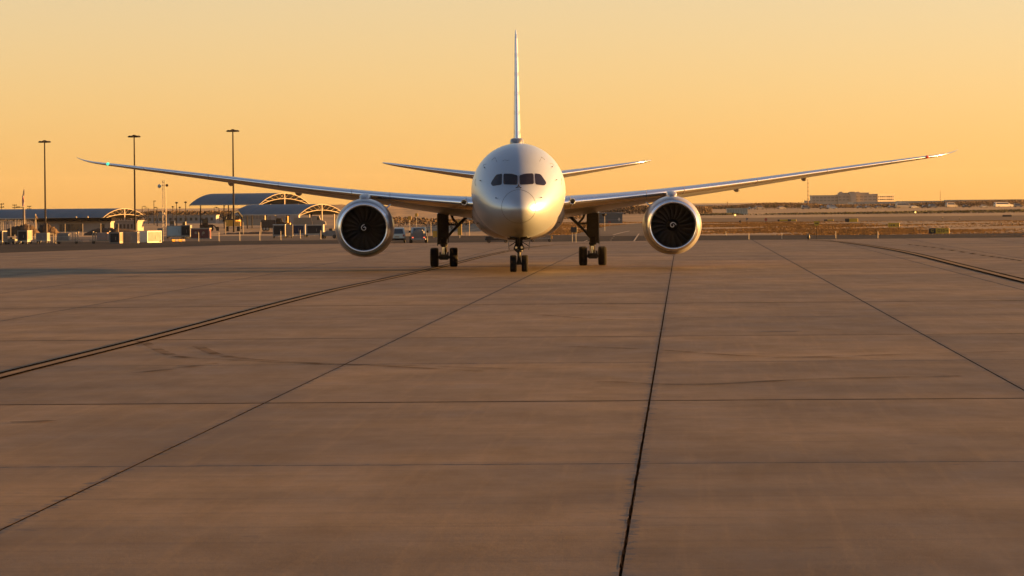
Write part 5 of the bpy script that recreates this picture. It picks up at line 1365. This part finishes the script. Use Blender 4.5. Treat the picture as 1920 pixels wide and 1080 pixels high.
# ---- hotel block and sheds on the right skyline
M_HOT = mat('hotel_render', (.32, .28, .23), .8, var=.08, vscale=.05); M_HOTW = mat('hotel_window_band', (.17, .15, .13), .4)
def hotel():
    D = 4300; k = mpp(D); base = AT(1598, 386, D); gz = ground_z(base.x, D)
    t = thing('hotel_block', 'large stepped pale office block on the right skyline', 'building', (base.x, D, gz))
    def X(px): return AT(px, 380, D).x - base.x
    def Z(y, px): return AT(px, y, D).z - gz
    def vol(x0, x1, ytop, y0, dep, rot=0):
        a, b = X(x0), X(x1); h = Z(ytop, (x0 + x1) / 2)
        M_ = Matrix.Translation(((a + b) / 2, y0, 0)) @ Matrix.Rotation(R(rot), 4, 'Z'); w = b - a
        q = MB(); q.box((0, dep / 2, h / 2), (w, dep, h)); q.box((0, dep / 2, h + .3), (w + 1, dep + 1, .6)); q.v = [tuple(M_ @ Vector(v)) for v in q.v]; wall = q.build('wall', M_HOT, t)
        return w, h, M_, wall
    for x0, x1, yt, y0, dep in ((1522, 1572, 367, 0, 25), (1571, 1600, 365.6, -4, 30), (1594, 1604, 361.5, -8, 30), (1603, 1644, 365.2, 2, 30), (1575, 1632, 362.2, 18, 12), (1510, 1524, 377, -5, 20)):
        w, h, M_, wall = vol(x0, x1, yt, y0, dep)
        for fl in range(4):
            zz = h - 2.2 - fl * 3.1
            if zz < 3 or x0 in (1594, 1575): continue
            nb = max(3, int(w / 4.2))
            for i in range(nb):
                q = MB().box((-w / 2 + w * (i + .5) / nb, -.05, zz), (w / nb * .72, .3, 1.5)); q.v = [tuple(M_ @ Vector(v)) for v in q.v]; q.build('window', M_HOTW, wall)
    # wing whose end wall faces the sun
    w, h, M_, wall = vol(1645, 1680, 364.3, 8, 20, 24)
    for fl in range(3):
        for i in range(9):
            q = MB().box((-w / 2 + w * (i + .5) / 9, -.05, h - 2.6 - fl * 3.1), (w / 9 * (.6 if i % 4 else .3), .3, 1.5)); q.v = [tuple(M_ @ Vector(v)) for v in q.v]; q.build('window', M_GLASSD, wall)
    for x in (1578, 1597, 1601, 1610): MB().box((X(x), 10, Z(361.5, x)), (3.5, 4, 2.4)).build('roof_unit', M_HOT, t)
hotel()
M_SHED = mat('warehouse_cladding', (.27, .27, .24), .6, var=.06, vscale=.05)
for i, (x0, x1, yt, D, nm) in enumerate([(1600, 1690, 378.8, 3600, 'pale low warehouse at the foot of the office block'), (1692, 1790, 377.2, 3500, 'long pale warehouse right of the office block'), (1784, 1960, 374.6, 3450, 'longest pale warehouse at the right edge of the skyline'), (1310, 1362, 385, 3000, 'hazy pale shed just right of the right engine')]):
    t, w, h = block(x0, x1, yt, D, 60, nm, M_SHED, name='warehouse', cat='warehouse')
    for k in range(7): MB().box((-w / 2 + w * (k + .5) / 7, -.1, h * .35), (w * .03, .2, h * .5)).build('dock_door', M_CONCW, t)
t, w, h = block(1363, 1402, 392.0, 1230, 3, 'pale green box trailer parked on the far side of the airfield', mat('trailer_green', (.30, .33, .28), .6, var=.06, vscale=.5), name='box_trailer', cat='trailer')
for k in range(8): MB().box((-w / 2 + w * (k + .5) / 8, -.05, h * .6), (.08, .1, h * .7)).build('side_rib', M_ALUD, t)
def thin_mast(px, ytop, D, label, r=.35):
    p = AT(px, ytop, D); gz = ground_z(p.x, D); hh = p.z - gz
    t = thing('radio_mast', label, 'mast', (p.x, D, gz)); MB().tube([(0, 0, 0), (0, 0, hh)], [r, r * .6], 6).build('pole', mat('mast_rust', (.20, .10, .06), .7), t)
    for k in range(1, 7): MB().box((0, 0, hh * k / 7), (r * 3, r * 3, .3)).build('collar', M_DARKST, t)
thin_mast(1514.8, 336, 2600, 'thin rusty radio mast left of the office block', .32)
thin_mast(1763, 357, 2600, 'faint thin radio mast far right of the office block', .16)
thin_mast(1364, 377, 1900, 'short thin pole above the pale green trailer', .14)
# parked vehicles
def cc(n, c): return mat('car_' + n, c, .35, .2, coat=.5)
CARS = [(1511, 'white panel van', cc('white', (.22, .195, .165)), 'van', 1950), (1560, 'dark blue box van', cc('blue', (.03, .06, .16)), 'van', 1900), (1613, 'white hatchback', cc('white', (.22, .195, .165)), 'car', 2000), (1628, 'white saloon', cc('white', (.22, .195, .165)), 'car', 2000), (1672, 'white pickup', cc('white', (.22, .195, .165)), 'car', 1980), (1696, 'long white coach', cc('white', (.22, .195, .165)), 'van', 2000), (1714, 'pale grey car', cc('grey', (.30, .29, .27)), 'car', 1980), (1749, 'small white van', cc('white', (.22, .195, .165)), 'van', 2020), (1784, 'white box truck', cc('white', (.22, .195, .165)), 'van', 2020), (1882, 'long pale bus', cc('grey2', (.42, .40, .36)), 'van', 2030), (1909, 'white van', cc('white', (.22, .195, .165)), 'van', 2020), (1410, 'pale parked car', cc('grey2', (.42, .40, .36)), 'car', 2000), (1425, 'white parked van', cc('white', (.22, .195, .165)), 'van', 1980), (1466, 'white parked car', cc('white', (.22, .195, .165)), 'car', 2020), (1545, 'dark car', cc('dark', (.03, .03, .03)), 'car', 1930), (1648, 'dark car', cc('dark', (.03, .03, .03)), 'car', 1960), (1735, 'dark car', cc('dark', (.03, .03, .03)), 'car', 1970), (1812, 'dark car', cc('dark', (.03, .03, .03)), 'car', 1980), (1845, 'grey car', cc('grey', (.30, .29, .27)), 'car', 1980)]
CARS.sort()
for i, (px, nm, m_, kd, D) in enumerate(CARS):
    big = {'long white coach': (9.5, 2.4, 2.7), 'long pale bus': (11, 2.4, 2.6), 'white box truck': (6.5, 2.2, 2.7), 'dark blue box van': (5.2, 2.0, 2.1)}.get(nm, (4.6, 1.8, 1.9 if kd == 'van' else 1.45))
    car(f'{nm} parked far off, {XORD[i]} of the parked row from the left', px, 0, m_, *big, rot=-84 + 8 * (i % 3), kind=kd, D=D, group='vehicles parked far off on the right', cat='bus' if 'coach' in nm or 'bus' in nm else 'truck' if 'truck' in nm else 'van' if kd == 'van' else 'car')
# an amber airfield lamp that is lit
for px, py, D, nm in ((1716, 398.5, 1080, 'small lit amber airfield lamp before the far car park'), (1378, 404, 980, 'small lit pale airfield lamp left of the round signs')):
    p = AT(px, py, D); t = thing('airfield_lamp', nm, 'lamp', (p.x, D, -.07))
    MB().tube([(0, 0, 0), (0, 0, p.z + .07)], .05, 6).build('stem', M_DARKST, t); MB().lathe([(p.z - .12, .05), (p.z, .22), (p.z + .2, .24), (p.z + .4, .1), (p.z + .42, 0)], 12, 'Z').build('globe', mat('amber_lit', (.6, .4, .1), .4, emit=(1.0, .72, .22), estr=.16), t, True)

# ---- dry grass standing on the infield
def grass():
    rr = random.Random(3); mb = MB()
    def inside(x, y, poly):
        c = False; n = len(poly)
        for i in range(n):
            (a, b), (u, v) = poly[i], poly[(i + 1) % n]
            if (b > y) != (v > y) and x < (u - a) * (y - b) / (v - b) + a: c = not c
        return c
    road = [(-30, 412), (60, 423), (60, 440), (26, 470), (21, 512), (-20, 512)]
    tw = [(6, 480), (21, 480), (27, 640), (32, 790), (28, 800), (17, 690)]; sh = [(20, 438), (60, 447), (110, 452), (110, 470), (70, 482), (44, 474), (24, 486)]
    t2 = [(32, 812), (260, 640), (420, 800), (300, 980), (40, 1000)]
    n = 0
    while n < 42000:
        y = 424 + 420 * rr.random() ** 1.2; x = rr.uniform(-2, .14 * y + 4)
        if y < 431 and x < 60: continue
        if inside(x, y, road) or inside(x, y, tw) or inside(x, y, sh) or inside(x, y, t2): continue
        # patchy cover
        if math.sin(x * .13 + 1.3) + math.sin(y * .045 + x * .05) + math.sin(y * .11 - x * .21) < rr.uniform(-1.6, 1.2) + (1.5 * smooth(42, 70, x) if rr.random() < .8 else 0): continue
        h = rr.uniform(.04, .11)
        for _ in range(2):
            a = rr.uniform(0, PI); w = rr.uniform(.05, .12); dx, dy = math.cos(a) * w, math.sin(a) * w; ox, oy = rr.uniform(-.3, .3), rr.uniform(-.3, .3)
            mb.add([(x + ox - dx, y + oy - dy, -.07), (x + ox + dx, y + oy + dy, -.07), (x + ox + dx * .8 + rr.uniform(-.05, .05), y + oy, -.07 + h), (x + ox - dx * .6, y + oy, -.07 + h * .8)], [(0, 1, 2, 3)])
        n += 1
    tag(mb.build('infield_grass', mat('straw', (.155, .092, .036), .9, spec=.1, var=.3, vscale=.15)), 'short dry straw coloured grass on the right infield', 'grass', kind='stuff')
grass()

# ---- dusty evening air
hz = MB().box((0, 4400, 36), (19000, 10600, 82)).mesh('haze', [])
hm = bpy.data.materials.new('haze_air'); hm.use_nodes = True; nt = hm.node_tree
nt.nodes.remove(nt.nodes['Principled BSDF'])
pv = nt.nodes.new('ShaderNodeVolumePrincipled'); pv.inputs['Color'].default_value = (.92, .86, .80, 1); pv.inputs['Density'].default_value = 9e-6; pv.inputs['Anisotropy'].default_value = .2
lnk(nt, pv.outputs[0], nt.nodes['Material Output'].inputs['Volume'])
hz.materials.append(hm)
tag(link('haze', hz), kind='stuff')
